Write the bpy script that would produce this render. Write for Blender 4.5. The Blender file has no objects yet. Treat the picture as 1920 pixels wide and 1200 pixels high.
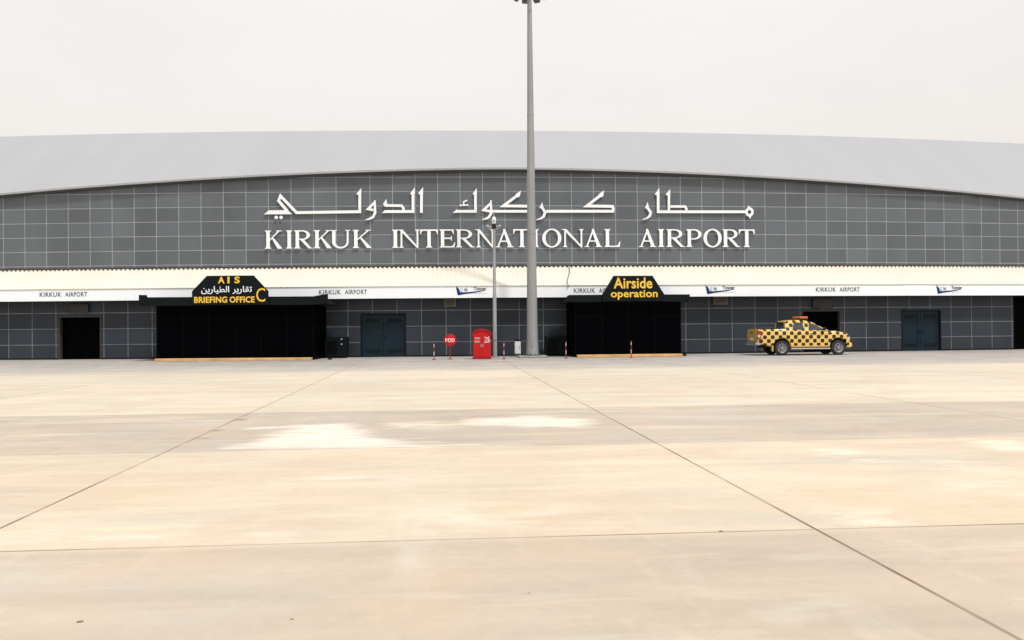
import bpy, math, random
import numpy as np
from mathutils import Vector, Matrix
random.seed(7)
C = bpy.context.scene.collection
R_ = math.radians

# ------------------------------------------------------------------ camera, sky, sun, exposure
cam_d = bpy.data.cameras.new('camera')
cam_d.sensor_width = 36.0
cam_d.lens = 1689.7 / 1920 * 36.0
cam_d.clip_start = 0.1
cam_d.clip_end = 5000
cam = bpy.data.objects.new('camera', cam_d)
C.objects.link(cam)
YAW, PITCH, ROLL, EYE = 0.0547, 0.00565, 0.00822, 1.642
fwd = Vector((math.sin(YAW)*math.cos(PITCH), math.cos(YAW)*math.cos(PITCH), math.sin(PITCH)))
r0 = Vector((math.cos(YAW), -math.sin(YAW), 0))
u0 = r0.cross(fwd)
rt = r0*math.cos(ROLL) - u0*math.sin(ROLL)
up = u0*math.cos(ROLL) + r0*math.sin(ROLL)
M = Matrix((rt, up, -fwd)).transposed().to_4x4()
M.translation = Vector((0, 0, EYE))
cam.matrix_world = M
bpy.context.scene.camera = cam

SUN_EL, SUN_AZ = R_(60), R_(147)          # azimuth clockwise from +Y (towards the terminal): high, behind the camera, to the right
world = bpy.data.worlds.new('World')
bpy.context.scene.world = world
world.use_nodes = True
wn, wl = world.node_tree.nodes, world.node_tree.links
wn.clear()
w_out = wn.new('ShaderNodeOutputWorld')
bg = wn.new('ShaderNodeBackground')
sky = wn.new('ShaderNodeTexSky')
sky.sky_type = 'NISHITA'
sky.sun_disc = False
sky.sun_elevation = SUN_EL
sky.sun_rotation = SUN_AZ
sky.air_density = 1.0
sky.dust_density = 8.0
sky.ozone_density = 1.0
mixw = wn.new('ShaderNodeMix'); mixw.data_type = 'RGBA'
mixw.inputs['Factor'].default_value = 0.90            # white dust veil over the blue sky
tcw = wn.new('ShaderNodeTexCoord'); sep = wn.new('ShaderNodeSeparateXYZ')
rampw = wn.new('ShaderNodeValToRGB')
rampw.color_ramp.elements[0].position = 0.0; rampw.color_ramp.elements[0].color = (0.90, 0.845, 0.80, 1)
rampw.color_ramp.elements[1].position = 0.36; rampw.color_ramp.elements[1].color = (1.055, 1.03, 1.005, 1)
e = rampw.color_ramp.elements.new(0.18); e.color = (1.01, 0.955, 0.905, 1)
vm = wn.new('ShaderNodeVectorMath'); vm.operation = 'SCALE'; vm.inputs['Scale'].default_value = 7.0
wl.new(tcw.outputs['Generated'], sep.inputs[0])
wl.new(sep.outputs['Z'], rampw.inputs['Fac'])
hz = wn.new('ShaderNodeTexNoise'); hz.inputs['Scale'].default_value = 2.2; hz.inputs['Detail'].default_value = 5; hz.inputs['Roughness'].default_value = 0.6
hm = wn.new('ShaderNodeMapping'); hm.inputs['Scale'].default_value = (1, 1, 2.6)
wl.new(tcw.outputs['Generated'], hm.inputs[0]); wl.new(hm.outputs[0], hz.inputs['Vector'])
hr = wn.new('ShaderNodeMapRange')                     # faint unevenness of the dust haze
for k_, v_ in zip(('From Min', 'From Max', 'To Min', 'To Max'), (0.3, 0.7, 6.75, 7.2)): hr.inputs[k_].default_value = v_
wl.new(hz.outputs['Fac'], hr.inputs['Value']); wl.new(hr.outputs[0], vm.inputs['Scale'])
wl.new(rampw.outputs['Color'], vm.inputs[0])
wl.new(sky.outputs['Color'], mixw.inputs['A'])
wl.new(vm.outputs['Vector'], mixw.inputs['B'])
wl.new(mixw.outputs['Result'], bg.inputs['Color'])
bg.inputs['Strength'].default_value = 0.10
wl.new(bg.outputs[0], w_out.inputs[0])

sun_d = bpy.data.lights.new('sun', 'SUN')
sun_d.energy = 2.0
sun_d.angle = R_(6)
sun_d.color = (1.0, 0.975, 0.94)
sun = bpy.data.objects.new('sun', sun_d)
C.objects.link(sun)
sd = Vector((math.sin(SUN_AZ)*math.cos(SUN_EL), math.cos(SUN_AZ)*math.cos(SUN_EL), math.sin(SUN_EL)))
sun.rotation_euler = sd.to_track_quat('Z', 'Y').to_euler()
sun.location = sd*100

vs = bpy.context.scene.view_settings
vs.view_transform = 'Standard'; vs.look = 'None'; vs.gamma = 1.0; vs.use_curve_mapping = False
vs.exposure = 0.45

# ------------------------------------------------------------------ helpers
D0, RAD, XA = 48.131, 1/0.00437, 1.153     # the terminal stands on a gentle arc, bowed towards the apron
def F(s, z, out):                           # facade coordinates: along the wall, up, out of the wall
    th = s/RAD
    return Vector((XA + (RAD+out)*math.sin(th), D0 + RAD - (RAD+out)*math.cos(th), z))

def tag(o, label=None, cat=None, group=None, kind=None):
    if label: o['label'] = label
    if cat: o['category'] = cat
    if group: o['group'] = group
    if kind: o['kind'] = kind
    return o

def thing(name, label, cat, loc=(0, 0, 0), rz=0.0, group=None):
    o = bpy.data.objects.new(name, None)
    C.objects.link(o)
    o.empty_display_size = 0.3
    o.location = loc
    o.rotation_euler = (0, 0, rz)
    return tag(o, label, cat, group)

def at_wall(name, label, cat, s, out, group=None):     # an Empty on the ground before the wall; local x along it, y into it
    return thing(name, label, cat, F(s, 0, out), s/RAD, group)

class MB:
    """collects shapes; build() links them as one mesh"""
    def __init__(self):
        self.v, self.f, self.m, self.sm = [], [], [], []
    def add(self, vs, fs, mi=0, smooth=False):
        b = len(self.v)
        self.v += [tuple(map(float, p)) for p in vs]
        for f in fs:
            self.f.append([b+i for i in f]); self.m.append(mi); self.sm.append(smooth)
    def box(self, x0, x1, y0, y1, z0, z1, mi=0, bev=0.0):
        if bev > 0:
            return self.bbox(x0, x1, y0, y1, z0, z1, bev, mi)
        vs = [(x, y, z) for z in (z0, z1) for y in (y0, y1) for x in (x0, x1)]
        self.add(vs, [(0, 2, 3, 1), (4, 5, 7, 6), (0, 1, 5, 4), (2, 6, 7, 3), (0, 4, 6, 2), (1, 3, 7, 5)], mi)
    def bbox(self, x0, x1, y0, y1, z0, z1, b, mi=0):   # box with chamfered vertical and top edges
        def ring(d, z):
            return [(x0+d, y0, z), (x1-d, y0, z), (x1, y0+d, z), (x1, y1-d, z), (x1-d, y1, z), (x0+d, y1, z), (x0, y1-d, z), (x0, y0+d, z)]
        def inset(z):
            return [(x0+b*1.3, y0+b, z), (x1-b*1.3, y0+b, z), (x1-b, y0+b*1.3, z), (x1-b, y1-b*1.3, z), (x1-b*1.3, y1-b, z), (x0+b*1.3, y1-b, z), (x0+b, y1-b*1.3, z), (x0+b, y0+b*1.3, z)]
        rs = [inset(z0), ring(b, z0+b), ring(b, z1-b), inset(z1)]
        vs = sum(rs, [])
        fs = [tuple(reversed(range(8)))]
        for k in range(3):
            for i in range(8):
                j = (i+1) % 8
                fs.append((k*8+i, k*8+j, k*8+8+j, k*8+8+i))
        fs.append(tuple(range(24, 32)))
        self.add(vs, fs, mi)
    def prism(self, pts, y0, y1, mi=0):                # outline in (x, z), pushed from y0 (front) to y1 (back)
        a = sum(p[0]*q[1]-q[0]*p[1] for p, q in zip(pts, pts[1:]+pts[:1]))
        if a < 0: pts = pts[::-1]
        n = len(pts)
        vs = [(p[0], y0, p[1]) for p in pts] + [(p[0], y1, p[1]) for p in pts]
        fs = [tuple(range(n)), tuple(reversed(range(n, 2*n)))]
        fs += [(i, n+i, n+(i+1) % n, (i+1) % n) for i in range(n)]
        self.add(vs, fs, mi)
    def tube(self, pts, rads, n=12, mi=0, cap=True):
        pts = [Vector(p) for p in pts]
        if not hasattr(rads, '__len__'): rads = [rads]*len(pts)
        vs, fs = [], []
        for i, p in enumerate(pts):
            d = (pts[min(i+1, len(pts)-1)] - pts[max(i-1, 0)]).normalized()
            a = d.cross(Vector((0, 1, 0)) if abs(d.y) < .9 else Vector((1, 0, 0))).normalized()
            b = d.cross(a)
            for k in range(n):
                t = 2*math.pi*k/n
                vs.append(p + rads[i]*(a*math.cos(t)+b*math.sin(t)))
        for i in range(len(pts)-1):
            for k in range(n):
                j = (k+1) % n
                fs.append((i*n+k, i*n+j, i*n+n+j, i*n+n+k))
        self.add(vs, fs, mi, True)
        if cap:
            self.add(vs[:n], [tuple(reversed(range(n)))], mi); self.add(vs[-n:], [tuple(range(n))], mi)
    def lathe_y(self, prof, cx, cz, n=28, mi=0, close=False):   # profile of (y, r) spun about the y axis through (cx, cz)
        vs, fs = [], []
        for y, r in prof:
            for k in range(n):
                t = 2*math.pi*k/n
                vs.append((cx+r*math.cos(t), y, cz+r*math.sin(t)))
        m = len(prof)
        for i in range(m-1 if not close else m):
            i2 = (i+1) % m
            for k in range(n):
                j = (k+1) % n
                fs.append((i*n+k, i*n+j, i2*n+j, i2*n+k))
        self.add(vs, fs, mi, True)
    def build(self, name, mats, parent=None, bend=False, fix=True):
        """bend: the coordinates are (s, -out, z) on the facade arc"""
        vs = [F(v[0], v[2], -v[1]) for v in self.v] if bend else [Vector(v) for v in self.v]
        if bend and parent is not None:
            inv = (Matrix.Translation(parent.location) @ Matrix.Rotation(parent.rotation_euler.z, 4, 'Z')).inverted()
            vs = [inv @ v for v in vs]
        me = bpy.data.meshes.new(name)
        me.from_pydata([tuple(v) for v in vs], [], self.f)
        if not isinstance(mats, (list, tuple)): mats = [mats]
        for m in mats: me.materials.append(m)
        me.polygons.foreach_set('material_index', self.m)
        me.polygons.foreach_set('use_smooth', self.sm)
        me.update()
        if fix:
            import bmesh
            bm = bmesh.new(); bm.from_mesh(me); bmesh.ops.recalc_face_normals(bm, faces=bm.faces); bm.to_mesh(me); bm.free()
        o = bpy.data.objects.new(name, me)
        C.objects.link(o)
        if parent is not None: o.parent = parent
        return o

def text_mb(body, x0, x1, z0, z1, yf, yb, bold=0.0, spacing=1.0, mb=None, mi=0, exact=True):
    """flat lettering fitted to a box in (x, z), from depth yf (front) to yb"""
    cu = bpy.data.curves.new('t', 'FONT')
    cu.body = body; cu.size = 1.0; cu.offset = bold; cu.space_character = spacing; cu.resolution_u = 3
    cu.extrude = 0.5
    ob = bpy.data.objects.new('t', cu); C.objects.link(ob)
    bpy.context.view_layer.update()
    me = bpy.data.meshes.new_from_object(ob.evaluated_get(bpy.context.evaluated_depsgraph_get()))
    bpy.data.objects.remove(ob); bpy.data.curves.remove(cu)
    xs = [v.co.x for v in me.vertices]; ys = [v.co.y for v in me.vertices]
    ax, bx, ay, by = min(xs), max(xs), min(ys), max(ys)
    mb = mb or MB()
    mb.add([(x0+(v.co.x-ax)/(bx-ax)*(x1-x0), yf+(0.5-v.co.z)*(yb-yf), z0+(v.co.y-ay)/(by-ay)*(z1-z0)) for v in me.vertices],
           [tuple(p.vertices) for p in me.polygons], mi)
    bpy.data.meshes.remove(me)
    return mb

def stroke(pts, w):
    """outline of a pen stroke with mitred corners"""
    n = len(pts)
    ws = [w]*n if not isinstance(w, (list, tuple)) else list(w)
    P = [Vector(p) for p in pts]
    Lf, Rt = [], []
    for i in range(n):
        d0 = (P[i]-P[i-1]).normalized() if i else (P[1]-P[0]).normalized()
        d1 = (P[i+1]-P[i]).normalized() if i < n-1 else d0
        n0, n1 = Vector((-d0.y, d0.x)), Vector((-d1.y, d1.x))
        m = n0+n1
        m = m/max(m.length_squared, 0.35)*2*0.5*ws[i] if m.length > 1e-6 else n0*0.5*ws[i]
        Lf.append(tuple(P[i]+m)); Rt.append(tuple(P[i]-m))
    return Lf + Rt[::-1]

# ------------------------------------------------------------------ materials
def nodes(name):
    m = bpy.data.materials.new(name); m.use_nodes = True
    nt = m.node_tree
    return m, nt.nodes, nt.links, nt.nodes['Principled BSDF']

def mat(name, col, rough=0.5, metal=0.0, var=0.12, scale=3.0, spec=0.5, stretch=(1, 1, 1), bump=0.0, island=0.0):
    m, N, L, b = nodes(name)
    b.inputs['Roughness'].default_value = rough
    b.inputs['Metallic'].default_value = metal
    b.inputs['Specular IOR Level'].default_value = spec
    tc = N.new('ShaderNodeTexCoord'); mp = N.new('ShaderNodeMapping'); mp.inputs['Scale'].default_value = stretch
    nz = N.new('ShaderNodeTexNoise'); nz.inputs['Scale'].default_value = scale; nz.inputs['Detail'].default_value = 6
    L.new(tc.outputs['Object'], mp.inputs[0]); L.new(mp.outputs[0], nz.inputs['Vector'])
    mr = N.new('ShaderNodeMapRange')
    mr.inputs['From Min'].default_value = 0.25; mr.inputs['From Max'].default_value = 0.75
    mr.inputs['To Min'].default_value = 1-var; mr.inputs['To Max'].default_value = 1+var
    L.new(nz.outputs['Fac'], mr.inputs['Value'])
    fac = mr.outputs[0]
    if island:
        ge = N.new('ShaderNodeNewGeometry'); m2 = N.new('ShaderNodeMapRange')
        m2.inputs['To Min'].default_value = 1-island; m2.inputs['To Max'].default_value = 1+island
        L.new(ge.outputs['Random Per Island'], m2.inputs['Value'])
        mu = N.new('ShaderNodeMath'); mu.operation = 'MULTIPLY'
        L.new(fac, mu.inputs[0]); L.new(m2.outputs[0], mu.inputs[1]); fac = mu.outputs[0]
    sc = N.new('ShaderNodeVectorMath'); sc.operation = 'SCALE'; sc.inputs[0].default_value = col
    L.new(fac, sc.inputs['Scale']); L.new(sc.outputs[0], b.inputs['Base Color'])
    if bump:
        bp = N.new('ShaderNodeBump'); bp.inputs['Strength'].default_value = bump; bp.inputs['Distance'].default_value = 0.02
        L.new(nz.outputs['Fac'], bp.inputs['Height']); L.new(bp.outputs[0], b.inputs['Normal'])
    return m

MT = dict(
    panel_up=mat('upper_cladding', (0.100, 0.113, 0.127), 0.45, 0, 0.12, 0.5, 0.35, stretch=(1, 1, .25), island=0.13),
    panel_low=mat('lower_cladding', (0.028, 0.035, 0.045), 0.45, 0, 0.18, 0.6, 0.22, stretch=(1, 1, .3), island=0.18),  # darker base than the upper panels: canopy shade put into the colour
    joint_up=mat('pale_joint', (0.30, 0.322, 0.345), 0.7, 0, 0.15, 1.0, 0.2),
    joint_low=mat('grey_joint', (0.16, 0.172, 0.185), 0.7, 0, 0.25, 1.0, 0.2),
    roof=mat('roof_metal', (0.338, 0.344, 0.358), 0.5, 0, 0.03, 0.5, 0.35, stretch=(1, .12, .12)),
    gutter=mat('gutter_shadow', (0.03, 0.035, 0.04), 0.5, 0, 0.1, 2),
    canopy=mat('cream_sheet', (0.71, 0.67, 0.575), 0.5, 0, 0.05, 0.6, 0.3, stretch=(1, .3, .3)),
    fascia=mat('white_fascia', (0.87, 0.90, 0.93), 0.45, 0, 0.03, 0.8, 0.3),
    soffit=mat('soffit_shade', (0.012, 0.013, 0.014), 0.7, 0, 0.1, 1, 0.1),  # shadow under the fascia put into this near-black colour
    flash=mat('brown_flashing', (0.06, 0.047, 0.045), 0.6, 0, 0.2, 1.5),
    render_wall=mat('plain_wall', (0.4, 0.4, 0.4), 0.8, 0, 0.1, 0.4),
    bright=mat('bright_white', (0.90, 0.92, 0.94), 0.4, 0, 0.02, 2, 0.3),
    white=mat('sign_white', (0.80, 0.82, 0.845), 0.4, 0, 0.03, 2, 0.4),
    black=mat('black_board', (0.004, 0.0065, 0.008), 0.55, 0, 0.15, 2, 0.12),
    glass=mat('tinted_panel', (0.0006, 0.0008, 0.0016), 0.5, 0, 0.2, 1.2, 0.02),
    frame_black=mat('black_frame', (0.0012, 0.0016, 0.0022), 0.5, 0, 0.15, 2, 0.04),
    void=mat('dark_door', (0.0006, 0.0007, 0.0010), 0.6, 0, 0.2, 1.0, 0.02),
    teal=mat('teal_paint', (0.0075, 0.0180, 0.0270), 0.45, 0, 0.12, 1.5, 0.15),
    teal_dark=mat('teal_frame', (0.0030, 0.0090, 0.0125), 0.5, 0, 0.12, 1.5, 0.12),
    steel=mat('galvanised', (0.285, 0.29, 0.29), 0.5, 0.2, 0.10, 2.0, 0.4, stretch=(1, 1, .25)),
    steel_dark=mat('lamp_housing', (0.10, 0.10, 0.10), 0.5, 0.2, 0.12, 4),
    lens=mat('lamp_glass', (0.55, 0.55, 0.55), 0.15, 0, 0.05, 4),
    concrete=mat('grey_plinth', (0.30, 0.29, 0.26), 0.85, 0, 0.18, 3, 0.2, bump=0.2),
    red=mat('red_paint', (0.50, 0.008, 0.010), 0.45, 0, 0.14, 2.5, 0.25),
    red_dark=mat('dark_red_paint', (0.30, 0.010, 0.014), 0.5, 0, 0.15, 5, 0.3),
    stripe_white=mat('worn_white', (0.52, 0.47, 0.46), 0.6, 0, 0.2, 8, 0.3),
    yellow_text=mat('yellow_letter', (0.78, 0.50, 0.05), 0.45, 0, 0.06, 3, 0.3),
    orange=mat('orange_kerb', (0.60, 0.35, 0.14), 0.7, 0, 0.25, 1.5, 0.25, bump=0.2),
    grey_text=mat('grey_letter', (0.095, 0.120, 0.150), 0.6, 0, 0.05, 2, 0.2),
    navy=mat('navy_logo', (0.006, 0.026, 0.130), 0.5, 0, 0.1, 2, 0.2),
    pale_blue=mat('pale_blue_logo', (0.22, 0.38, 0.70), 0.5, 0, 0.1, 2, 0.2),
    grey_green=mat('grey_green_logo', (0.24, 0.36, 0.36), 0.5, 0, 0.1, 2, 0.2),
    pale_line=mat('pale_grey_logo', (0.62, 0.63, 0.64), 0.5, 0, 0.05, 2, 0.2),
    cabinet=mat('cabinet_white', (0.66, 0.68, 0.66), 0.5, 0, 0.08, 3, 0.3),
    beige=mat('beige_box', (0.085, 0.075, 0.050), 0.6, 0, 0.15, 3, 0.2),
    beige_frame=mat('beige_frame', (0.17, 0.16, 0.13), 0.6, 0, 0.1, 3, 0.2),
    greybox=mat('dull_grey_box', (0.045, 0.044, 0.040), 0.6, 0, 0.15, 3, 0.2),
    rubber=mat('rubber', (0.012, 0.012, 0.013), 0.8, 0, 0.2, 8, 0.2),
    stone=mat('dark_stone', (0.20, 0.14, 0.10), 0.9, 0, 0.3, 20, 0.2),
)
# ------------------------------------------------------------------ ground: one sheet of concrete slabs to the horizon
PHI, A0, AW, C0, CD = 0.02614, -3.6228, 6.5937, 6.9495, 5.3202     # slab joints: turn, first long joint, slab width, first cross joint, slab length

def in_poly(px, py, poly):
    ins = np.zeros(px.shape, bool)
    n = len(poly)
    for i in range(n):
        x1, y1 = poly[i]; x2, y2 = poly[(i+1) % n]
        c = ((y1 > py) != (y2 > py)) & (px < (x2-x1)*(py-y1)/((y2-y1) if y2 != y1 else 1e-9)+x1)
        ins ^= c
    return ins
def poly_dist(px, py, poly):                 # signed, positive inside
    d = np.full(px.shape, 1e9)
    n = len(poly)
    for i in range(n):
        x1, y1 = poly[i]; x2, y2 = poly[(i+1) % n]
        ex, ey = x2-x1, y2-y1
        t = np.clip(((px-x1)*ex+(py-y1)*ey)/(ex*ex+ey*ey+1e-9), 0, 1)
        d = np.minimum(d, np.hypot(px-x1-t*ex, py-y1-t*ey))
    return np.where(in_poly(px, py, poly), d, -d)

def build_ground():
    xs = np.concatenate([[-1500, -500, -200, -90, -60, -40, -25, -15, -9], np.arange(-6, 11.01, 0.1), [13, 18, 25, 40, 60, 90, 200, 500, 1500]])
    ys = np.concatenate([[-1500, -500, -120, -30, -8, 0, 2.5], np.arange(4, 18.01, 0.1), [19, 21, 24, 28, 33, 38, 43, 48, 55, 70, 100, 200, 500, 1500, 4000]])
    X, Y = np.meshgrid(xs, ys)
    w = np.zeros(X.shape)
    def stain(poly, amt, soft):
        nonlocal w
        d = poly_dist(X, Y, poly)
        w = np.maximum(w, amt*np.clip(0.5+d/(2*soft), 0, 1))
    # lime-washed patches, in metres on the apron
    stain([(-3.15, 12.44), (-0.30, 12.24), (-0.9, 12.75), (-1.45, 13.76), (-1.75, 14.7), (-1.95, 15.4), (-2.75, 15.25), (-2.85, 14.2)], 1.0, 0.26)
    stain([(-3.55, 14.66), (-2.6, 15.0), (-2.6, 15.35), (-3.5, 14.95)], 0.8, 0.12)
    stain([(-2.9, 16.1), (-2.3, 16.3), (-2.2, 16.6), (-2.9, 16.5)], 0.5, 0.15)
    stain([(-0.4, 12.24), (0.9, 12.25), (0.1, 12.6), (-0.6, 12.8)], 0.45, 0.2)
    stain([(-1.1, 14.6), (-0.4, 14.4), (0.1, 14.9), (-0.5, 15.5), (-1.2, 15.4)], 0.6, 0.3)
    stain([(-0.1, 15.0), (1.0, 14.5), (1.95, 14.4), (2.2, 15.4), (1.2, 16.2), (0.2, 15.9)], 0.95, 0.28)
    stain([(4.5, 11.6), (5.0, 11.5), (5.05, 10.0), (4.65, 9.9)], 0.45, 0.22)
    stain([(7.0, 12.3), (7.7, 12.1), (7.25, 10.9), (6.8, 11.0)], 0.6, 0.18)
    stain([(5.6, 10.4), (6.2, 9.9), (6.2, 9.3), (5.3, 9.8)], 0.45, 0.3)
    stain([(5.0, 9.2), (5.9, 8.6), (5.6, 8.2), (4.8, 8.6)], 0.4, 0.3)
    stain([(3.1, 7.6), (3.65, 7.75), (3.6, 7.12), (3.2, 7.1)], 0.55, 0.16)
    stain([(1.7, 4.85), (2.25, 5.25), (2.1, 5.4), (1.75, 5.1)], 0.22, 0.2)
    stain([(-4.0, 7.1), (-1.5, 7.05), (-1.5, 7.35), (-3.6, 7.7)], 0.40, 0.3)
    stain([(-0.8, 7.2), (1.2, 7.2), (1.0, 7.9), (-0.3, 8.3)], 0.25, 0.4)
    stain([(-1.8, 9.6), (-0.2, 9.5), (0.3, 9.9), (-1.6, 10.2)], 0.3, 0.3)
    dk = np.zeros(X.shape)
    for cx, cy, r in [(-3.96, 16.26, .13), (-3.94, 14.63, .10), (-1.34, 6.55, .03), (-3.85, 13.6, .07)]:
        dk = np.maximum(dk, np.clip(1.3-np.hypot((X-cx), (Y-cy)*.7)/r, 0, 1))
    nx, ny = len(xs), len(ys)
    vs = np.stack([X.ravel(), Y.ravel(), np.zeros(X.size)], 1)
    idx = np.arange(nx*ny).reshape(ny, nx)
    fs = np.stack([idx[:-1, :-1], idx[:-1, 1:], idx[1:, 1:], idx[1:, :-1]], -1).reshape(-1, 4)
    me = bpy.data.meshes.new('ground')
    me.from_pydata(vs.tolist(), [], fs.tolist())
    at = me.attributes.new('lime', 'FLOAT', 'POINT'); at.data.foreach_set('value', w.ravel().astype(np.float32))
    at = me.attributes.new('spall', 'FLOAT', 'POINT'); at.data.foreach_set('value', dk.ravel().astype(np.float32))
    m, N, L, b = nodes('apron_concrete')
    def mth(op, a, c=None, cl=False):
        n = N.new('ShaderNodeMath'); n.operation = op; n.use_clamp = cl
        for i, v in enumerate((a, c)):
            if v is None: continue
            if isinstance(v, (int, float)): n.inputs[i].default_value = v
            else: L.new(v, n.inputs[i])
        return n.outputs[0]
    def noise(scale, stretch=(1, 1, 1), detail=5, rough=0.55, off=(0, 0, 0)):
        mp = N.new('ShaderNodeMapping'); mp.inputs['Scale'].default_value = stretch; mp.inputs['Location'].default_value = off
        L.new(rot.outputs[0], mp.inputs[0])
        n = N.new('ShaderNodeTexNoise'); n.inputs['Scale'].default_value = scale; n.inputs['Detail'].default_value = detail; n.inputs['Roughness'].default_value = rough
        L.new(mp.outputs[0], n.inputs['Vector'])
        return n.outputs['Fac']
    def remap(v, a, c, x, y):
        n = N.new('ShaderNodeMapRange')
        for k, t in zip(('From Min', 'From Max', 'To Min', 'To Max'), (a, c, x, y)): n.inputs[k].default_value = t
        L.new(v, n.inputs['Value']); return n.outputs[0]
    def mixc(f, a, c, blend='MIX'):
        n = N.new('ShaderNodeMix'); n.data_type = 'RGBA'; n.blend_type = blend
        for k, v in zip(('Factor', 'A', 'B'), (f, a, c)):
            if isinstance(v, (int, float)): n.inputs[k].default_value = v
            elif isinstance(v, tuple): n.inputs[k].default_value = (*v, 1)
            else: L.new(v, n.inputs[k])
        return n.outputs['Result']
    tc = N.new('ShaderNodeTexCoord')
    rot = N.new('ShaderNodeVectorRotate'); rot.rotation_type = 'Z_AXIS'; rot.inputs['Angle'].default_value = -PHI
    L.new(tc.outputs['Object'], rot.inputs['Vector'])
    sp = N.new('ShaderNodeSeparateXYZ'); L.new(rot.outputs[0], sp.inputs[0])
    col_u = mth('DIVIDE', mth('SUBTRACT', sp.outputs[0], A0), AW)
    row_u = mth('DIVIDE', mth('SUBTRACT', sp.outputs[1], C0), CD)
    # each pour of slabs has its own tone
    ramp = N.new('ShaderNodeValToRGB')
    tones = [(-2, (.478, .402, .318)), (0, (.565, .474, .360)), (1, (.452, .384, .314)), (2, (.575, .500, .395)), (3, (.560, .482, .383)), (4, (.575, .505, .408))]
    stops = [(tones[0][0], tones[0][1])]
    for (r0_, c0_), (r1_, c1_) in zip(tones[:-1], tones[1:]): stops += [(r1_-.003, c0_), (r1_+.003, c1_)]
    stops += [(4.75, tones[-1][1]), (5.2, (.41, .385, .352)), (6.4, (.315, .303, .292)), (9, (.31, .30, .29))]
    lo, hi = -2.0, 10.0
    el = ramp.color_ramp.elements
    el[0].position = 0; el[0].color = (*stops[0][1], 1)
    el[1].position = (stops[1][0]-lo)/(hi-lo); el[1].color = (*stops[1][1], 1)
    for r, c in stops[2:]:
        x = el.new((r-lo)/(hi-lo)); x.color = (*c, 1)
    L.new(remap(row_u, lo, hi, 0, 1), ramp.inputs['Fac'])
    cell = N.new('ShaderNodeCombineXYZ')
    L.new(mth('FLOOR', col_u), cell.inputs[0]); L.new(mth('FLOOR', row_u), cell.inputs[1])
    wnz = N.new('ShaderNodeTexWhiteNoise'); wnz.noise_dimensions = '2D'; L.new(cell.outputs[0], wnz.inputs['Vector'])
    slab = remap(wnz.outputs['Value'], 0, 1, 0.95, 1.04)
    big = remap(noise(0.22, off=(3, 1, 0)), 0.3, 0.7, 0.93, 1.06)
    swirl = remap(noise(0.9, (0.40, 1.6, 1), 8, 0.65, (9, 4, 0)), 0.3, 0.7, 0.88, 1.10)
    fine = remap(noise(7, detail=8, rough=0.75), 0.3, 0.7, 0.94, 1.05)
    grit = remap(noise(60, detail=4, rough=0.75), 0.3, 0.7, 0.95, 1.05)
    f = mth('MULTIPLY', mth('MULTIPLY', mth('MULTIPLY', slab, big), mth('MULTIPLY', swirl, fine)), grit)
    base = mixc(1.0, ramp.outputs['Color'], N.new('ShaderNodeCombineXYZ').outputs[0], 'MULTIPLY')
    cmb = base.node.inputs['B'].links[0].from_node
    for i in range(3): L.new(f, cmb.inputs[i])
    grey = remap(noise(0.5, (0.6, 1.3, 1), 6, 0.6, (20, 7, 0)), 0.51, 0.71, 0, 0.42)
    base = mixc(grey, base, (.455, .43, .40))
    pink = remap(noise(0.7, (1, .8, 1), 5, 0.6, (-6, 13, 0)), 0.48, 0.72, 0, 0.55)
    base = mixc(pink, base, (.535, .405, .295))
    wash = remap(noise(0.8, (0.30, 1.7, 1), 8, 0.68, (31, -12, 0)), 0.53, 0.74, 0, 0.65)      # pale dust drifted in streaks
    base = mixc(wash, base, (.66, .595, .48))
    drag = remap(noise(1.0, (1.6, 0.35, 1), 7, 0.65, (-17, 5, 0)), 0.56, 0.75, 0, 0.35)       # broom and tyre drag along the long joints
    base = mixc(drag, base, (.63, .575, .49))
    al = N.new('ShaderNodeAttribute'); al.attribute_name = 'lime'
    brk = remap(noise(2.2, (0.45, 1.3, 1), 7, 0.65, (2, 2, 0)), 0.3, 0.7, -0.62, 0.42)
    lime = mth('MULTIPLY', mth('ADD', al.outputs['Fac'], mth('MULTIPLY', brk, remap(al.outputs['Fac'], 0, 0.3, 0, 1)), True), 0.70)
    base = mixc(lime, base, (.80, .755, .65))
    asp = N.new('ShaderNodeAttribute'); asp.attribute_name = 'spall'
    base = mixc(mth('MULTIPLY', asp.outputs['Fac'], 0.7, True), base, (.16, .12, .09))
    # sawn joints, dark with grit, ragged where dust has filled them
    wob = remap(noise(1.5, detail=4), 0.3, 0.7, -0.006, 0.006)
    def joint(u, size, half, strength, nsc):
        fr = mth('FRACT', u)
        d = mth('MULTIPLY', mth('MINIMUM', fr, mth('SUBTRACT', 1.0, fr)), size)
        d = mth('ABSOLUTE', mth('ADD', d, mth('MULTIPLY', wob, 0.5)))
        k = remap(d, half*0.55, half*1.35, 1, 0)
        return mth('MULTIPLY', mth('MULTIPLY', k, strength), remap(noise(nsc, detail=4, off=(5, 5, 5)), 0.32, 0.6, 0.35, 1))
    jl = joint(col_u, AW, 0.015, 0.92, 0.6)
    jc = joint(row_u, CD, 0.014, 0.80, 0.5)
    jj = mth('MAXIMUM', jl, jc, True)
    base = mixc(jj, base, (.165, .098, .06))
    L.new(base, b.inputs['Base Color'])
    L.new(remap(noise(1.3, (0.4, 1.2, 1), 5, .6), 0.3, 0.7, 0.62, 0.80), b.inputs['Roughness'])
    b.inputs['Specular IOR Level'].default_value = 0.25
    bp = N.new('ShaderNodeBump'); bp.inputs['Strength'].default_value = 0.25; bp.inputs['Distance'].default_value = 0.01
    L.new(mth('SUBTRACT', noise(30, detail=6, rough=.7), mth('MULTIPLY', jj, 1.5)), bp.inputs['Height'])
    L.new(bp.outputs[0], b.inputs['Normal'])
    me.materials.append(m)
    o = bpy.data.objects.new('ground', me); C.objects.link(o)
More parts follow.
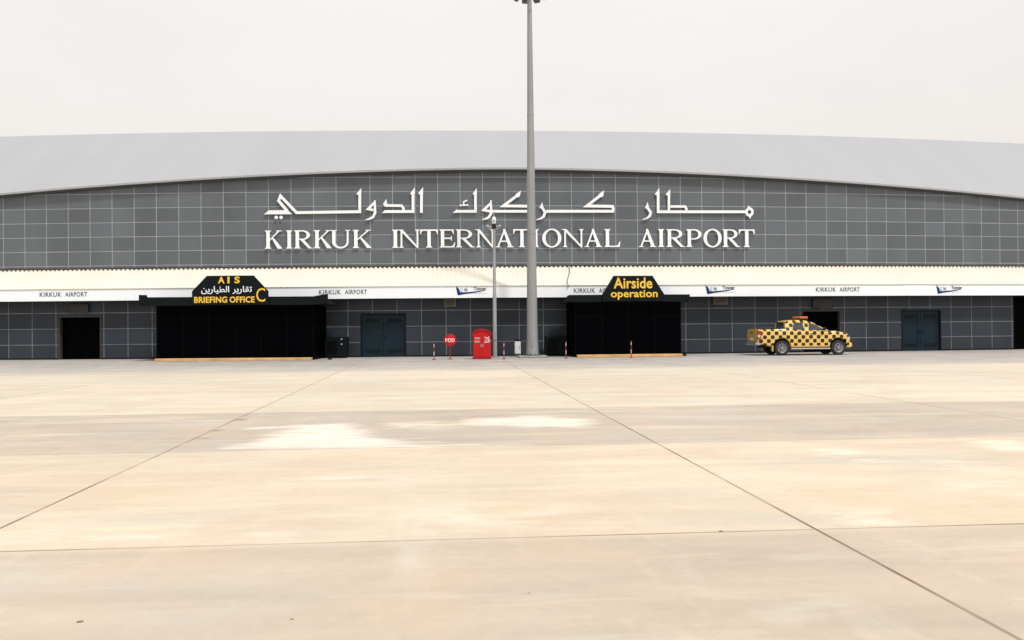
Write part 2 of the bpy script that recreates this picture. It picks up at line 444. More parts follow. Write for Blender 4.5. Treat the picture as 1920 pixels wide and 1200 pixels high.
    tag(o, 'sunlit cream concrete apron of large slabs with white lime patches', 'ground', kind='structure')
build_ground()

# ------------------------------------------------------------------ terminal building
SB = 3.384                                   # the tall wall stands this far behind the low one
S0, S1 = -46.0, 52.0
term = thing('terminal_building', 'long grey panelled airport terminal with cream canopy roof and pale arched main roof', 'building', F(0, 0, 0))
def arch(s):
    d = abs(s-1.8)
    return 10.62 - (0.0041 if s < 1.8 else 0.0039)*d**1.68

def clad(cols, rows, top, holes, gap, yf, mb):
    """flat panels between the joints; cols and rows are the joint positions"""
    for a, c in zip(cols[:-1], cols[1:]):
        for z0, z1 in zip(rows[:-1], rows[1:]):
            x0, x1, za, zb = a+gap/2, c-gap/2, z0+gap/2, z1-gap/2
            ta, tb = (top(x0), top(x1)) if top else (zb, zb)
            if max(ta, tb) < za+0.05: continue
            if top and min(ta, tb) < zb:
                mb.prism([(x0, za), (x1, za), (x1, max(za+.01, min(zb, tb))), (x0, max(za+.01, min(zb, ta)))], yf, yf+0.03)
                continue
            rects = [(x0, x1, za, zb)]
            for hx0, hx1, hz0, hz1 in holes:
                nr = []
                for r in rects:
                    if hx1 <= r[0] or hx0 >= r[1] or hz1 <= r[2] or hz0 >= r[3]: nr.append(r); continue
                    if r[0] < hx0: nr.append((r[0], hx0, r[2], r[3]))
                    if r[1] > hx1: nr.append((hx1, r[1], r[2], r[3]))
                    xa, xb = max(r[0], hx0), min(r[1], hx1)
                    if r[3] > hz1: nr.append((xa, xb, hz1, r[3]))
                    if r[2] < hz0: nr.append((xa, xb, r[2], hz0))
                rects = nr
            for r in rects: mb.box(r[0], r[1], yf, yf+0.03, r[2], r[3], 0)

def backing(cols, z0, z1, holes, y, mb, mi=1):
    xs = sorted(set([cols[0], cols[-1]] + [c for c in cols] + [h[0] for h in holes] + [h[1] for h in holes]))
    for a, c in zip(xs[:-1], xs[1:]):
        cuts = [h for h in holes if h[0] < (a+c)/2 < h[1]]
        if z1 is None:
            mb.add([(a, y, z0), (c, y, z0), (c, y, arch(c)+.05), (a, y, arch(a)+.05)], [(0, 1, 2, 3)], mi)
        else:
            zb = max([h[3] for h in cuts], default=z0)
            mb.add([(a, y, zb), (c, y, zb), (c, y, z1), (a, y, z1)], [(0, 1, 2, 3)], mi)

# tall wall; one column between the two panel runs is one and a half panels wide
base_u = -27.9096
cols_u = [base_u+1.3*k for k in range(-13, 16)] + [base_u+1.3*k+0.65 for k in range(16, 62)]
rows_u = [4.3] + [5.214+0.8181*k for k in range(7)] + [5.214+0.8181*7]
w = MB()
clad(cols_u, rows_u, lambda s: arch(s)+0.02, [], 0.046, SB, w)
backing(cols_u, 4.3, None, [], SB+0.008, w)
w.build('upper_wall', [MT['panel_up'], MT['joint_up']], term, bend=True, fix=False)

# low wall with its doorways
DOORS = [('black', -22.68, -20.37, 2.31), ('teal', -6.57, -4.16, 2.32), ('black', 17.55, 19.84, 2.33), ('teal', 23.49, 25.93, 2.32), ('black', 30.57, 35.2, 3.06)]
holes = [(a, c, -0.1, h) for _, a, c, h in DOORS]
base_l = -25.4325
cols_l = [base_l+1.3*k for k in range(-15, 60)]
rows_l = [0.02, 0.787, 1.627, 2.467, 3.115]
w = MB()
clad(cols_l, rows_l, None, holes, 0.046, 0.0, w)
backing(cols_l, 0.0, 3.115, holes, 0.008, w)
for x0, x1 in zip(cols_l[:-1], cols_l[1:]):                # dark strip added for contact shade along the wall foot, between doorways
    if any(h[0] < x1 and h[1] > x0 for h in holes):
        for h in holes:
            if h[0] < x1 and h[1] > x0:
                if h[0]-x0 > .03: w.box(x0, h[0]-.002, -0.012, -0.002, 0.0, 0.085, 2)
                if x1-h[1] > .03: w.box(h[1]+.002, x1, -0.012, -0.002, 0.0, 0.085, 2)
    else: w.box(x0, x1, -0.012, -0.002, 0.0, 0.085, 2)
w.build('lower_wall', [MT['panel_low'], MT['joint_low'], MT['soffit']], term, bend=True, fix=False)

for kind, a, c, h in DOORS:
    fr = MB()
    t = 0.07
    fr.box(a, a+t, -0.02, 0.30, 0.0, h-t); fr.box(c-t, c, -0.02, 0.30, 0.0, h-t); fr.box(a, c, -0.02, 0.30, h-t, h)
    if kind == 'black':
        d = MB()
        mid = (a+c)/2
        d.box(a+t, mid-.006, 0.24, 0.29, 0.01, h-t); d.box(mid+.006, c-t, 0.24, 0.29, 0.01, h-t)
        for x0, x1 in ((a+t+.12, mid-.13), (mid+.13, c-t-.12)):
            d.box(x0, x1, 0.225, 0.237, 0.25, h*.45); d.box(x0, x1, 0.225, 0.237, h*.52, h-t-.2)
        do = d.build('black_door', MT['void'], term, bend=True)
        do['label'] = 'black double door set deep in its grey frame'
        fo = fr.build('door_frame', MT['greybox'] if c < 25 else MT['frame_black'], term, bend=True)
        fo.parent = do
    else:
        mid = (a+c)/2
        fo = fr.build('teal_door', MT['teal_dark'], term, bend=True)
        for x0, x1 in ((a+t, mid-.008), (mid+.008, c-t)):
            d = MB()
            d.box(x0, x1, 0.10, 0.15, 0.01, h-t)
            # raised rails round a sunk field
            d.box(x0, x0+.17, 0.075, 0.098, 0.01, h-t); d.box(x1-.17, x1, 0.075, 0.098, 0.01, h-t)
            d.box(x0+.17, x1-.17, 0.075, 0.098, 0.01, 0.22); d.box(x0+.17, x1-.17, 0.075, 0.098, h-t-.20, h-t)
            for k in range(6): d.box(x0+.20, x1-.20, 0.080, 0.097, 0.26+.03*k, 0.275+.03*k)
            d.box(x0+.20, x1-.20, 0.080, 0.097, h-t-.40, h-t-.22, 1)
            lf = d.build('door_leaf', [MT['teal'], MT['teal_dark']], term, bend=True)
            lf.parent = fo
        for x in (mid-.10, mid+.10):
            hd = MB(); hd.tube([(x, 0.05, 0.95), (x, 0.05, 1.20)], 0.012, 8)
            ho = hd.build('door_handle', MT['teal_dark'], term, bend=True); ho.parent = fo

# canopy: ribbed cream sheets rising from the white fascia to the tall wall
w = MB()
rib, n = 0.26, int((S1-S0)/0.26)
prof = [(0.0, 0), (0.05, 0.014), (0.12, 0.014), (0.17, 0)]
ss, hh = [], []
for i in range(n):
    for dx, hz in prof: ss.append(S0+i*rib+dx); hh.append(hz)
zf, zb = 3.735, 4.93
rowsY = [(-0.70, zf-0.02, 0), (-0.70, zf, 1), (1.3, zf+(zb-zf)*2.0/4.0, 1), (3.30, zb, 1)]
vs = [(s, y, z+(h if k else 0)) for y, z, k in rowsY for s, h in zip(ss, hh)]
m_ = len(ss)
fs = [(r*m_+i, r*m_+i+1, (r+1)*m_+i+1, (r+1)*m_+i) for r in range(3) for i in range(m_-1)]
w.add(vs, fs)
for i in range(n):                           # turned-up ends of the ribs along the top
    x = S0+i*rib
    w.box(x+.02, x+.15, 3.20, 3.295, zb-.03, zb+.055+.015*random.random())
w.build('canopy_roof', MT['canopy'], term, bend=True, fix=False)
# seam strips / ridge closure against the tall wall
w = MB()
SEG = [S0 + (S1-S0)*k/70 for k in range(71)]
def run(mb, y0, y1, z0, z1, mi=0, seg=SEG):      # a long bar that follows the arc
    q = [(y0, z0), (y1, z0), (y1, z1), (y0, z1)]
    vs = [(s, y, z) for s in seg for y, z in q]
    fs = [(i*4+k, i*4+(k+1) % 4, i*4+4+(k+1) % 4, i*4+4+k) for i in range(len(seg)-1) for k in range(4)]
    fs += [(3, 2, 1, 0), tuple((len(seg)-1)*4+k for k in range(4))]
    mb.add(vs, fs, mi)
run(w, SB-0.035, SB-0.004, 4.80, 5.09)
run(w, SB-0.075, SB-0.037, 5.03, 5.06)
w.build('base_flashing', MT['flash'], term, bend=True)

w = MB()
run(w, -0.66, -0.62, 3.095, 3.715)
# joints between fascia sheets: thin raised cover strips
s = S0+1.2
while s < S1-1:
    w.box(s-.02, s+.02, -0.664, -0.661, 3.10, 3.71); s += 4.55
fas = w.build('fascia', MT['fascia'], term, bend=True)
w = MB(); run(w, -0.615, -0.03, 3.12, 3.15); w.build('soffit', MT['soffit'], term, bend=True)
w = MB(); run(w, -0.685, -0.655, 3.060, 3.090); w.build('drip_edge', MT['soffit'], term, bend=True)

def on_fascia(name, mb, mats, label=None):
    o = mb.build(name, mats, term, bend=True); o.parent = fas
    if label: o['label'] = label
    return o
for a, c in ((-23.32, -20.78), (-8.63, -6.13), (4.73, 7.22), (18.07, 20.61)):
    on_fascia('lettering', text_mb('KIRKUK', a, a+(c-a)*.46, 3.33, 3.565, -0.672, -0.661, 0.010, 1.1), MT['grey_text'])
    on_fascia('lettering', text_mb('AIRPORT', a+(c-a)*.54, c, 3.33, 3.565, -0.672, -0.661, 0.010, 1.1), MT['grey_text'])
for a, c, zz in ((-1.49, 0.17, 3.23), (11.86, 13.55, 3.22), (25.2, 26.85, 3.19)):
    L_, H_ = c-a, 0.46
    P = lambda u, v: (a+u*L_, zz+v*H_)
    w = MB()
    w.prism([P(.00, 1.0), P(.07, .86), P(.115, .62), P(.125, .36), P(.25, .34), P(.5, .40), P(.75, .50), P(.97, .60), P(.75, .38), P(.5, .24), P(.25, .13), P(.065, 0), P(.05, .12)], -0.672, -0.661, 0)
    text_mb('U', *(a+L_*t for t in (.145, .215)), zz+.40*H_, zz+.84*H_, -0.674, -0.661, 0.02, 1, w, 1)
    text_mb('M', *(a+L_*t for t in (.265, .365)), zz+.44*H_, zz+.84*H_, -0.674, -0.661, 0.02, 1, w, 2)
    text_mb('Tower', *(a+L_*t for t in (.56, .96)), zz+.58*H_, zz+.94*H_, -0.676, -0.661, 0.025, 1, w, 3)
    w.prism([P(.58, .20), P(.98, .27), P(.98, .24), P(.58, .16)], -0.672, -0.661, 4)
    on_fascia('logo', w, [MT['navy'], MT['pale_blue'], MT['grey_green'], MT['grey_text'], MT['pale_line']])
w = MB(); w.box(23.29, 24.85, -0.668, -0.6605, 3.20, 3.69)
on_fascia('blank_panel', w, MT['bright'], 'blank white panel on the fascia')

# main roof: rises from the arched edge to a level ridge, then down behind
w = MB()
SR = [S0-1 + (S1-S0+2)*k/90 for k in range(91)]
yl = SB-0.34
q = []
for s in SR:
    za = arch(s)
    q += [(s, yl, za-0.10), (s, yl, za), (s, yl+(13-yl)*.5, za+(14.85-za)*.53), (s, 12.7, 14.80), (s, 13.2, 14.85), (s, 26, 9.0), (s, 26, 8.9), (s, SB+0.1, za-0.12)]
m_ = 8
fs = [(i*m_+k, i*m_+(k+1) % m_, (i+1)*m_+(k+1) % m_, (i+1)*m_+k) for i in range(len(SR)-1) for k in range(m_)]
fs += [tuple(range(m_)), tuple(reversed(range((len(SR)-1)*m_, len(SR)*m_)))]
w.add(q, fs, 0)
for k in range(2, 90):                       # standing seams
    s = SR[k]
    za = arch(s)
    w.add([(s-.025, yl-.004, za+.004), (s+.025, yl-.004, za+.004), (s+.012, yl-.004, za+.012), (s-.012, yl-.004, za+.012),
           (s-.025, 12.7, 14.804), (s+.025, 12.7, 14.804), (s+.012, 12.7, 14.812), (s-.012, 12.7, 14.812)],
          [(0, 1, 2, 3), (1, 5, 6, 2), (2, 6, 7, 3), (3, 7, 4, 0), (7, 6, 5, 4)], 0)
w.build('main_roof', MT['roof'], term, bend=True)
w = MB()
q = [(s, y, arch(s)-dz) for s in SR for y, dz in ((SB-.22, .21), (SB-.01, .21), (SB-.01, .105), (SB-.22, .105))]
w.add(q, [(i*4+k, i*4+(k+1) % 4, i*4+4+(k+1) % 4, i*4+4+k) for i in range(90) for k in range(4)])
w.build('gutter_shadow_strip', MT['gutter'], term, bend=True)  # dark strip drawn in for the gutter's shadow line under the roof edge
w = MB()
w.box(S0, S0+.2, SB+.1, 25.8, 0, 7.6); w.box(S1-.2, S1, SB+.1, 25.8, 0, 7.6)
run(w, 25.6, 25.8, 0, 8.9)
w.box(S0, S0+.2, 0.05, SB+.05, 0, 3.1); w.box(S1-.2, S1, 0.05, SB+.05, 0, 3.1)
w.build('rear_wall', MT['render_wall'], term, bend=True)

# ------------------------------------------------------------------ the big sign
sign = at_wall('airport_sign', 'big white Arabic and KIRKUK INTERNATIONAL AIRPORT lettering on the tall grey wall', 'sign', 2.0, -SB)
CAP0, CAPH = 6.085, 1.03
YF, YB = SB-0.125, SB-0.045
def letter(polys, i=0):
    b = MB()
    for k, p in enumerate(polys): b.prism(list(p), YF-0.0023*k, YB+0.0011*k)
    o = b.build('letter', MT['white'], sign, bend=True, fix=False)
    return o
ST, TH, SF, OV = 0.19, 0.078, 0.045, 0.075
def stem(x, w=ST, z0=0.0, z1=1.0, lo=True, hi=True, ol=OV, orr=OV):
    p = []
    p += [(x-ol, z0), (x+w+orr, z0), (x+w+orr, z0+SF*.7), (x+w+.015, z0+SF*1.5), (x+w, z0+SF*2.6)] if lo else [(x, z0), (x+w, z0)]
    p += [(x+w, z1-SF*2.6), (x+w+.015, z1-SF*1.5), (x+w+orr, z1-SF*.7), (x+w+orr, z1), (x-ol, z1), (x-ol, z1-SF*.7), (x-.015, z1-SF*1.5), (x, z1-SF*2.6)] if hi else [(x+w, z1), (x, z1)]
    if lo: p += [(x, z0+SF*2.6), (x-.015, z0+SF*1.5), (x-ol, z0+SF*.7)]
    return p
def serif(xc, half, top):
    z0, z1 = (1-SF*.9, 1.0) if top else (0.0, SF*.9)
    return [(xc-half, z0), (xc+half, z0), (xc+half, z1), (xc-half, z1)]
def arc(cx, cz, rx, rz, t0, t1, n=14):
    return [(cx+rx*math.cos(t0+(t1-t0)*k/n), cz+rz*math.sin(t0+(t1-t0)*k/n)) for k in range(n+1)]
def glyph(c, W):
    if c == 'I': return [stem(W/2-ST/2)]
    if c == 'T':
        return [[(0, 1), (0, .74), (.03, .74), (.10, .90), (.16, .928), (W-.16, .928), (W-.10, .90), (W-.03, .74), (W, .74), (W, 1)], stem(W/2-ST/2, hi=False)]
    if c == 'L':
        return [stem(OV), [(OV+ST, 0), (W-.02, 0), (W+.02, .30), (W-.03, .30), (W-.12, .11), (W-.22, .068), (OV+ST, .068)]]
    if c == 'E':
        return [stem(OV), [(OV+ST, 1), (W-.06, 1), (W-.05, .76), (W-.09, .76), (W-.16, .90), (W-.22, .932), (OV+ST, .932)],
                [(OV+ST, .47), (W-.24, .47), (W-.20, .38), (W-.165, .38), (W-.165, .64), (W-.20, .64), (W-.24, .545), (OV+ST, .545)],
                [(OV+ST, 0), (W-.02, 0), (W+.03, .28), (W-.015, .28), (W-.10, .11), (W-.19, .068), (OV+ST, .068)]]
    if c == 'K':
        return [stem(OV), [(OV+ST, .43), (OV+ST, .50), (W-.20, .97), (W-.09, .97)], serif(W-.14, .15, True),
                [(OV+ST+.12, .565), (OV+ST+.20, .60), (W+.02, .03), (W+.02, 0), (W-.22, 0)]]
    if c in 'RP':
        bz = 0.47 if c == 'R' else 0.42
        rx = (0.50 if c == 'R' else 0.60)*W
        xr = OV+ST
        W2 = (W*.88 if c == 'R' else W-.01)
        zc, rz = (1+bz)/2, (1-bz)/2
        cx = xr+(W2-xr)*.30
        o = arc(cx, zc, W2-cx, rz, math.pi/2, -math.pi/2)
        i = arc(cx, zc, W2-cx-ST*.95, rz-.065, -math.pi/2, math.pi/2)
        g = [stem(OV), [(xr, 1)] + o + [(xr, bz), (xr, bz+.065)] + i + [(xr, .935)]]
        if c == 'R': g.append([(xr+.06, bz+.02), (xr+.26, bz+.04), (W-.08, .05), (W+.04, .025), (W+.04, 0), (W-.20, 0)])
        return g
    if c == 'N':
        a, d = .085, W-.085-TH*1.2
        return [stem(a, TH*1.2, 0, .93, True, False), stem(d, TH*1.2, .0, 1.0, False, True), [(a-.14, 1), (a+.12, 1), (d+TH*1.2, .02), (d+TH*1.2, -.02), (d+TH*.3, -.02), (a+.02, .90), (a-.03, .955), (a-.14, .968)]]
    if c == 'U':
        a, d = .085, W-.085-TH*1.2
        cx, wd = (a+d+TH*1.2)/2, (d+TH*1.2-a)/2
        o = arc(cx, .34, wd, .36, math.pi, 2*math.pi, 18)
        i = arc(cx+.035, .34, wd-(ST+TH*1.2)/2-.005, .27, 2*math.pi, math.pi, 18)
        return [[(a, 1-SF), (a, .34)] + o[1:-1] + [(d+TH*1.2, .34), (d+TH*1.2, 1-SF), (d, 1-SF)] + i + [(a+ST, 1-SF)], serif(a+ST/2, ST/2+OV, True), serif(d+TH*.6, TH*.6+OV*1.2, True)]
    if c == 'A':
        m = W/2-.02
        return [[(.075, .03), (.165, .03), (m+.045, .90), (m-.02, .98)], [(m-.045, 1.015), (m+.045, 1.015), (W-.07, .03), (W-.07-ST*1.08, .03), (m-.065, .93)],
                [(.20, .30), (W-.30, .30), (W-.30, .365), (.22, .365)], serif(.12, .135, False), serif(W-.07-ST*.54, ST*.54+.085, False)]
    if c == 'O':
        cx, rx = W/2, W/2
        tops = arc(cx, .5, rx, .525, 0, math.pi, 18) + arc(cx, .5, rx-ST*1.0, .455, math.pi, 0, 18)
        bots = arc(cx, .5, rx, .525, math.pi, 2*math.pi, 18) + arc(cx, .5, rx-ST*1.0, .455, 2*math.pi, math.pi, 18)
        return [tops, bots]
LETTERS = [('K', -12.49, -11.542), ('I', -11.328, -10.869), ('R', -10.808, -9.785), ('K', -9.678, -8.701), ('U', -8.72, -7.603), ('K', -7.45, -6.412),
           ('I', -5.251, -4.762), ('N', -4.793, -3.600), ('T', -3.58, -2.559), ('E', -2.467, -1.586), ('R', -1.526, -0.46), ('N', -0.348, 0.731), ('A', 0.79, 1.803), ('T', 1.80, 2.804), ('I', 2.884, 3.34), ('O', 3.486, 4.607), ('N', 4.689, 5.92), ('A', 5.982, 6.987), ('L', 7.146, 8.061),
           ('A', 9.202, 10.21), ('I', 10.285, 10.765), ('R', 10.849, 11.922), ('P', 12.05, 12.972), ('O', 13.085, 14.191), ('R', 14.256, 15.297), ('T', 15.259, 16.227)]
for i, (c, a, b_) in enumerate(LETTERS):
    cz = CAP0 + 0.02*(a+12)/28
    letter([[(a+x*CAPH, cz+z*CAPH) for x, z in p] for p in glyph(c, (b_-a)/CAPH)])
ARABIC = [
    ('yeh', [
        ('p', [(-11.18, 8.19), (-11.69, 8.8), (-11.58, 9.07), (-10.67, 8.12), (-7.04, 8.15), (-7.03, 9.28)], 0.159),
        ('f', [(-12.53, 8.04), (-12.25, 8.26), (-11.18, 8.26), (-10.92, 8.03)]),
        ('f', [(-7.23, 9.16), (-6.94, 9.49), (-6.95, 9.14), (-7.1, 9.1)]),
    ]),
    ('dot', [
        ('d', (-11.833, 7.856), 0.099),
    ]),
    ('dot', [
        ('d', (-11.552, 7.854), 0.099),
    ]),
    ('waw', [
        ('p', [(-6.2, 8.66), (-6.56, 8.3), (-6.26, 8.24)], 0.137),
        ('p', [(-6.17, 8.79), (-6.16, 8.09), (-6.28, 7.84), (-6.46, 7.75), (-6.7, 7.69)], [0.088, 0.153, 0.143, 0.11, 0.033]),
    ]),
    ('dal', [
        ('p', [(-5.57, 8.5), (-4.63, 8.48), (-4.53, 8.35), (-4.53, 8.21)], 0.143),
        ('p', [(-5.6, 8.15), (-3.98, 8.15), (-3.97, 9.3)], 0.159),
        ('f', [(-5.76, 8.08), (-5.58, 8.24), (-5.58, 8.07)]),
        ('f', [(-5.7, 8.57), (-5.51, 8.86), (-5.46, 8.57), (-5.42, 8.42), (-5.6, 8.43)]),
        ('f', [(-4.14, 9.16), (-3.87, 9.51), (-3.87, 9.15), (-4.03, 9.09)]),
    ]),
    ('alef', [
        ('p', [(-3.5, 8.07), (-3.48, 9.32)], 0.159),
        ('f', [(-3.67, 9.19), (-3.39, 9.54), (-3.39, 9.15), (-3.56, 9.09)]),
    ]),
    ('kaf', [
        ('p', [(-1.43, 8.15), (-0.38, 8.15), (-0.37, 9.26)], 0.153),
        ('f', [(-1.7, 8.06), (-1.45, 8.27), (-1.37, 8.22), (-1.37, 8.07)]),
        ('f', [(-0.53, 9.17), (-0.29, 9.47), (-0.29, 9.12), (-0.45, 9.06)]),
        ('p', [(-0.85, 8.78), (-1.06, 8.69), (-1.05, 8.58), (-1.09, 8.55)], 0.08),
        ('p', [(-1.29, 8.49), (-0.78, 8.51)], 0.08),
    ]),
    ('waw', [
        ('p', [(0.49, 8.59), (0.09, 8.22), (0.46, 8.15)], 0.141),
        ('p', [(0.52, 8.78), (0.53, 8.04), (0.39, 7.81), (0.25, 7.74), (0.0, 7.67)], [0.086, 0.153, 0.141, 0.104, 0.031]),
    ]),
    ('kaf', [
        ('p', [(0.55, 8.15), (2.86, 8.15), (2.86, 8.44), (1.24, 8.46), (2.13, 9.11)], 0.153),
        ('f', [(1.95, 9.12), (2.27, 9.34), (2.2, 9.01), (2.07, 8.94)]),
    ]),
    ('reh', [
        ('f', [(3.5, 8.67), (3.33, 8.34), (3.6, 8.27)]),
        ('p', [(3.5, 8.35), (3.67, 8.1), (3.58, 7.85), (3.43, 7.74), (3.16, 7.67)], [0.135, 0.159, 0.147, 0.104, 0.031]),
    ]),
    ('kaf', [
        ('p', [(3.74, 8.15), (7.66, 8.16), (7.69, 8.28), (7.64, 8.44), (6.12, 8.46), (7.02, 9.14)], 0.159),
        ('f', [(6.82, 9.14), (7.14, 9.36), (7.09, 9.02), (6.96, 8.96)]),
    ]),
    ('reh', [
        ('f', [(9.73, 8.7), (9.57, 8.34), (9.84, 8.29)]),
        ('p', [(9.72, 8.37), (9.91, 8.1), (9.85, 7.9), (9.7, 7.77), (9.41, 7.68)], [0.135, 0.15, 0.14, 0.097, 0.029]),
    ]),
    ('tah', [
        ('p', [(10.37, 9.35), (10.36, 8.14), (15.71, 8.17)], 0.155),
        ('f', [(10.16, 9.15), (10.44, 9.53), (10.43, 9.17), (10.3, 9.09)]),
        ('p', [(11.0, 8.19), (11.02, 9.32)], 0.135),
        ('f', [(10.82, 9.14), (11.09, 9.45), (11.08, 9.12), (10.93, 9.08)]),
        ('p', [(11.05, 8.45), (11.98, 8.45), (12.06, 8.34), (12.06, 8.2)], 0.131),
    ]),
    ('meem', [
        ('p', [(16.11, 8.16), (16.1, 8.09), (16.06, 8.02), (16.0, 7.98), (15.93, 7.96), (15.85, 7.98), (15.79, 8.02), (15.75, 8.08), (15.74, 8.16), (15.76, 8.23), (15.8, 8.3), (15.86, 8.34), (15.93, 8.36), (16.0, 8.34), (16.06, 8.3), (16.1, 8.24), (16.11, 8.16)], 0.145),
        ('f', [(15.88, 8.54), (15.79, 8.37), (16.01, 8.37)]),
        ('f', [(15.96, 7.76), (15.85, 7.94), (16.06, 7.96)]),
    ]),
]

for name, parts in ARABIC:
    polys = []
    for p in parts:
        if p[0] == 'f': polys.append(p[1])
        elif p[0] == 'd': polys.append([(p[1][0]+p[2]*math.cos(2*math.pi*k/16), p[1][1]+p[2]*math.sin(2*math.pi*k/16)) for k in range(16)])
        else:
            pts = p[1]
            if len(pts) > 12:                # the ring of the meem, in two halves
                h = len(pts)//2
                polys += [stroke(pts[:h+1], p[2]), stroke(pts[h:], p[2])]
            else: polys.append(stroke(pts, p[2]))
    letter(polys)

# ------------------------------------------------------------------ entrance porches with their name boards
def porch(label, s0, s1, front, h, fas_pts, fy, boxs, gd):
    sc = (s0+s1)/2
    t = at_wall('entrance_porch', label, 'porch', sc, 0.0, 'dark entrance porches along the terminal')
    x0, x1 = s0-sc, s1-sc
    yf = -front
    g = MB()
    nb = max(4, int(round((x1-x0)/1.28)))
    for k in range(nb):
        a, c = x0+(x1-x0)*k/nb, x0+(x1-x0)*(k+1)/nb
        g.box(a+.03, c-.03, yf+.03, yf+.05, 0.10, h-.08)
    for xs_ in (x0+.03, x1-.05):
        for k in range(3):
            a, c = yf+.06+(front-.1)*k/3, yf+.06+(front-.1)*(k+1)/3
            g.box(xs_, xs_+.02, a+.03, c-.03, 0.10, h-.08)
    g.build('glazing', MT['glass'], t)
    f = MB()
    for k in range(nb+1):
        x = x0+(x1-x0)*k/nb
        f.box(x-.03, x+.03, yf, yf+.06, 0.04, h)
    f.box(x0, x1, yf+.005, yf+.055, 0.0, .10); f.box(x0, x1, yf+.005, yf+.055, h-.08, h)
    f.box(x0, x1, yf+.012, yf+.048, 2.02, 2.07)
    for xs_ in (x0+.01, x1-.06):
        for k in range(1, 4):
            y = yf+.06+(front-.1)*k/3
            f.box(xs_, xs_+.05, y-.03, y+.03, 0.04, h)
        f.box(xs_+.002, xs_+.048, yf+.07, -.02, 0, .10); f.box(xs_+.002, xs_+.048, yf+.07, -.02, h-.08, h)
    f.build('frame', MT['frame_black'], t)
    m_ = (x0+x1)/2
    for sg in (-1, 1):
        dl = MB(); dl.tube([(m_+sg*.09, yf-.03, .95), (m_+sg*.09, yf-.03, 1.2)], .010, 8)
        dl.build('door_handle', MT['frame_black'], t)
    r = MB()
    r.box(min(p[0] for p in fas_pts)-sc+.05, max(p[0] for p in fas_pts)-sc-.05, -fy+.045, -0.70, h+.02, h+.20)
    r.build('porch_roof', MT['black'], t)
    b = MB()
    b.prism([(p[0]-sc, p[1]) for p in fas_pts], -fy, -fy+.04)
    b.build('porch_fascia', MT['black'], t)
    return t
pL = porch('wide black porch under the briefing office board', -16.09, -8.36, 3.2, 2.72,
           [(-16.78, 2.92), (-16.42, 2.73), (-8.25, 2.72), (-7.53, 2.80), (-7.53, 3.24), (-7.75, 3.22), (-8.25, 3.13), (-16.37, 3.15), (-16.39, 3.26), (-16.78, 3.27)], 3.7, 0, 0)
pR = porch('narrower black porch under the airside operation board', 4.40, 9.77, 3.2, 2.74,
           [(3.93, 2.83), (4.3, 2.76), (9.8, 2.76), (10.18, 2.87), (10.18, 3.12), (4.05, 3.12), (3.93, 3.06)], 3.5, 0, 0)

def board(label, sc, out, outline, texts):
    t = at_wall('sign_board', label, 'sign', sc, out, 'black name boards on the porches')
    b = MB(); b.prism([(x-sc, z) for x, z in outline], 0, .07)
    b.build('board', MT['black'], t)
    return t, sc
t, sc = board('black board reading AIS BRIEFING OFFICE C with white Arabic above the wide porch', -12.28, 3.80,
              [(-14.14, 2.75), (-14.14, 3.42), (-13.41, 4.17), (-11.13, 4.17), (-10.42, 3.40), (-10.42, 2.75)], None)
for ch, a, c, z0, z1 in (('A', -12.86, -12.54, 3.79, 4.12), ('I', -12.40, -12.30, 3.79, 4.12), ('S', -12.06, -11.80, 3.79, 4.12), ('C', -11.00, -10.56, 2.88, 3.55)):
    text_mb(ch, a-sc, c-sc, z0, z1, -.022, -.001, .0 if ch == 'C' else .03).build('letter', MT['yellow_text'], t)
for wd, a, c in (('BRIEFING', -14.03, -12.42), ('OFFICE', -12.30, -11.08)):
    text_mb(wd, a-sc, c-sc, 2.845, 3.15, -.022, -.001, .03, 1.05).build('lettering', MT['yellow_text'], t)
W1 = '\ufeae\ufef3\ufead\ufe8e\ufed8\ufe97'
W2 = '\ufee6\ufef3\ufead\ufe8e\ufef4\ufec4\ufedf\ufe8d'
for wd, a, c in ((W2, -13.68, -12.32), (W1, -12.16, -11.21)):
    text_mb(wd, a-sc, c-sc, 3.27, 3.66, -.022, -.001, .012).build('lettering', MT['white'], t)
t, sc = board('black board reading Airside operation in yellow above the narrower porch', 7.26, 3.60,
              [(5.73, 2.80), (5.68, 3.11), (6.27, 4.06), (8.25, 4.06), (8.86, 3.10), (8.85, 2.80)], None)
text_mb('Airside', 6.27-sc, 8.23-sc, 3.42, 3.97, -.022, -.001, .02, 1.02).build('lettering', MT['yellow_text'], t)
text_mb('operation', 6.12-sc, 8.50-sc, 2.865, 3.34, -.022, -.001, .02, 1.02).build('lettering', MT['yellow_text'], t)

for lab, a, c, y in (('long orange painted kerb at the foot of the wide porch', -16.05, -8.40, 3.22), ('shorter orange painted kerb at the foot of the narrower porch', 4.43, 9.74, 3.22)):
    k = at_wall('kerb', lab, 'kerb', (a+c)/2, y, 'orange kerbs before the porches'); k['kind'] = 'thing'
    hw = (c-a)/2
    b = MB(); b.box(-hw, hw, -.45, -.01, 0, .13, bev=.015)
    b.build('kerb_stone', MT['orange'], k)

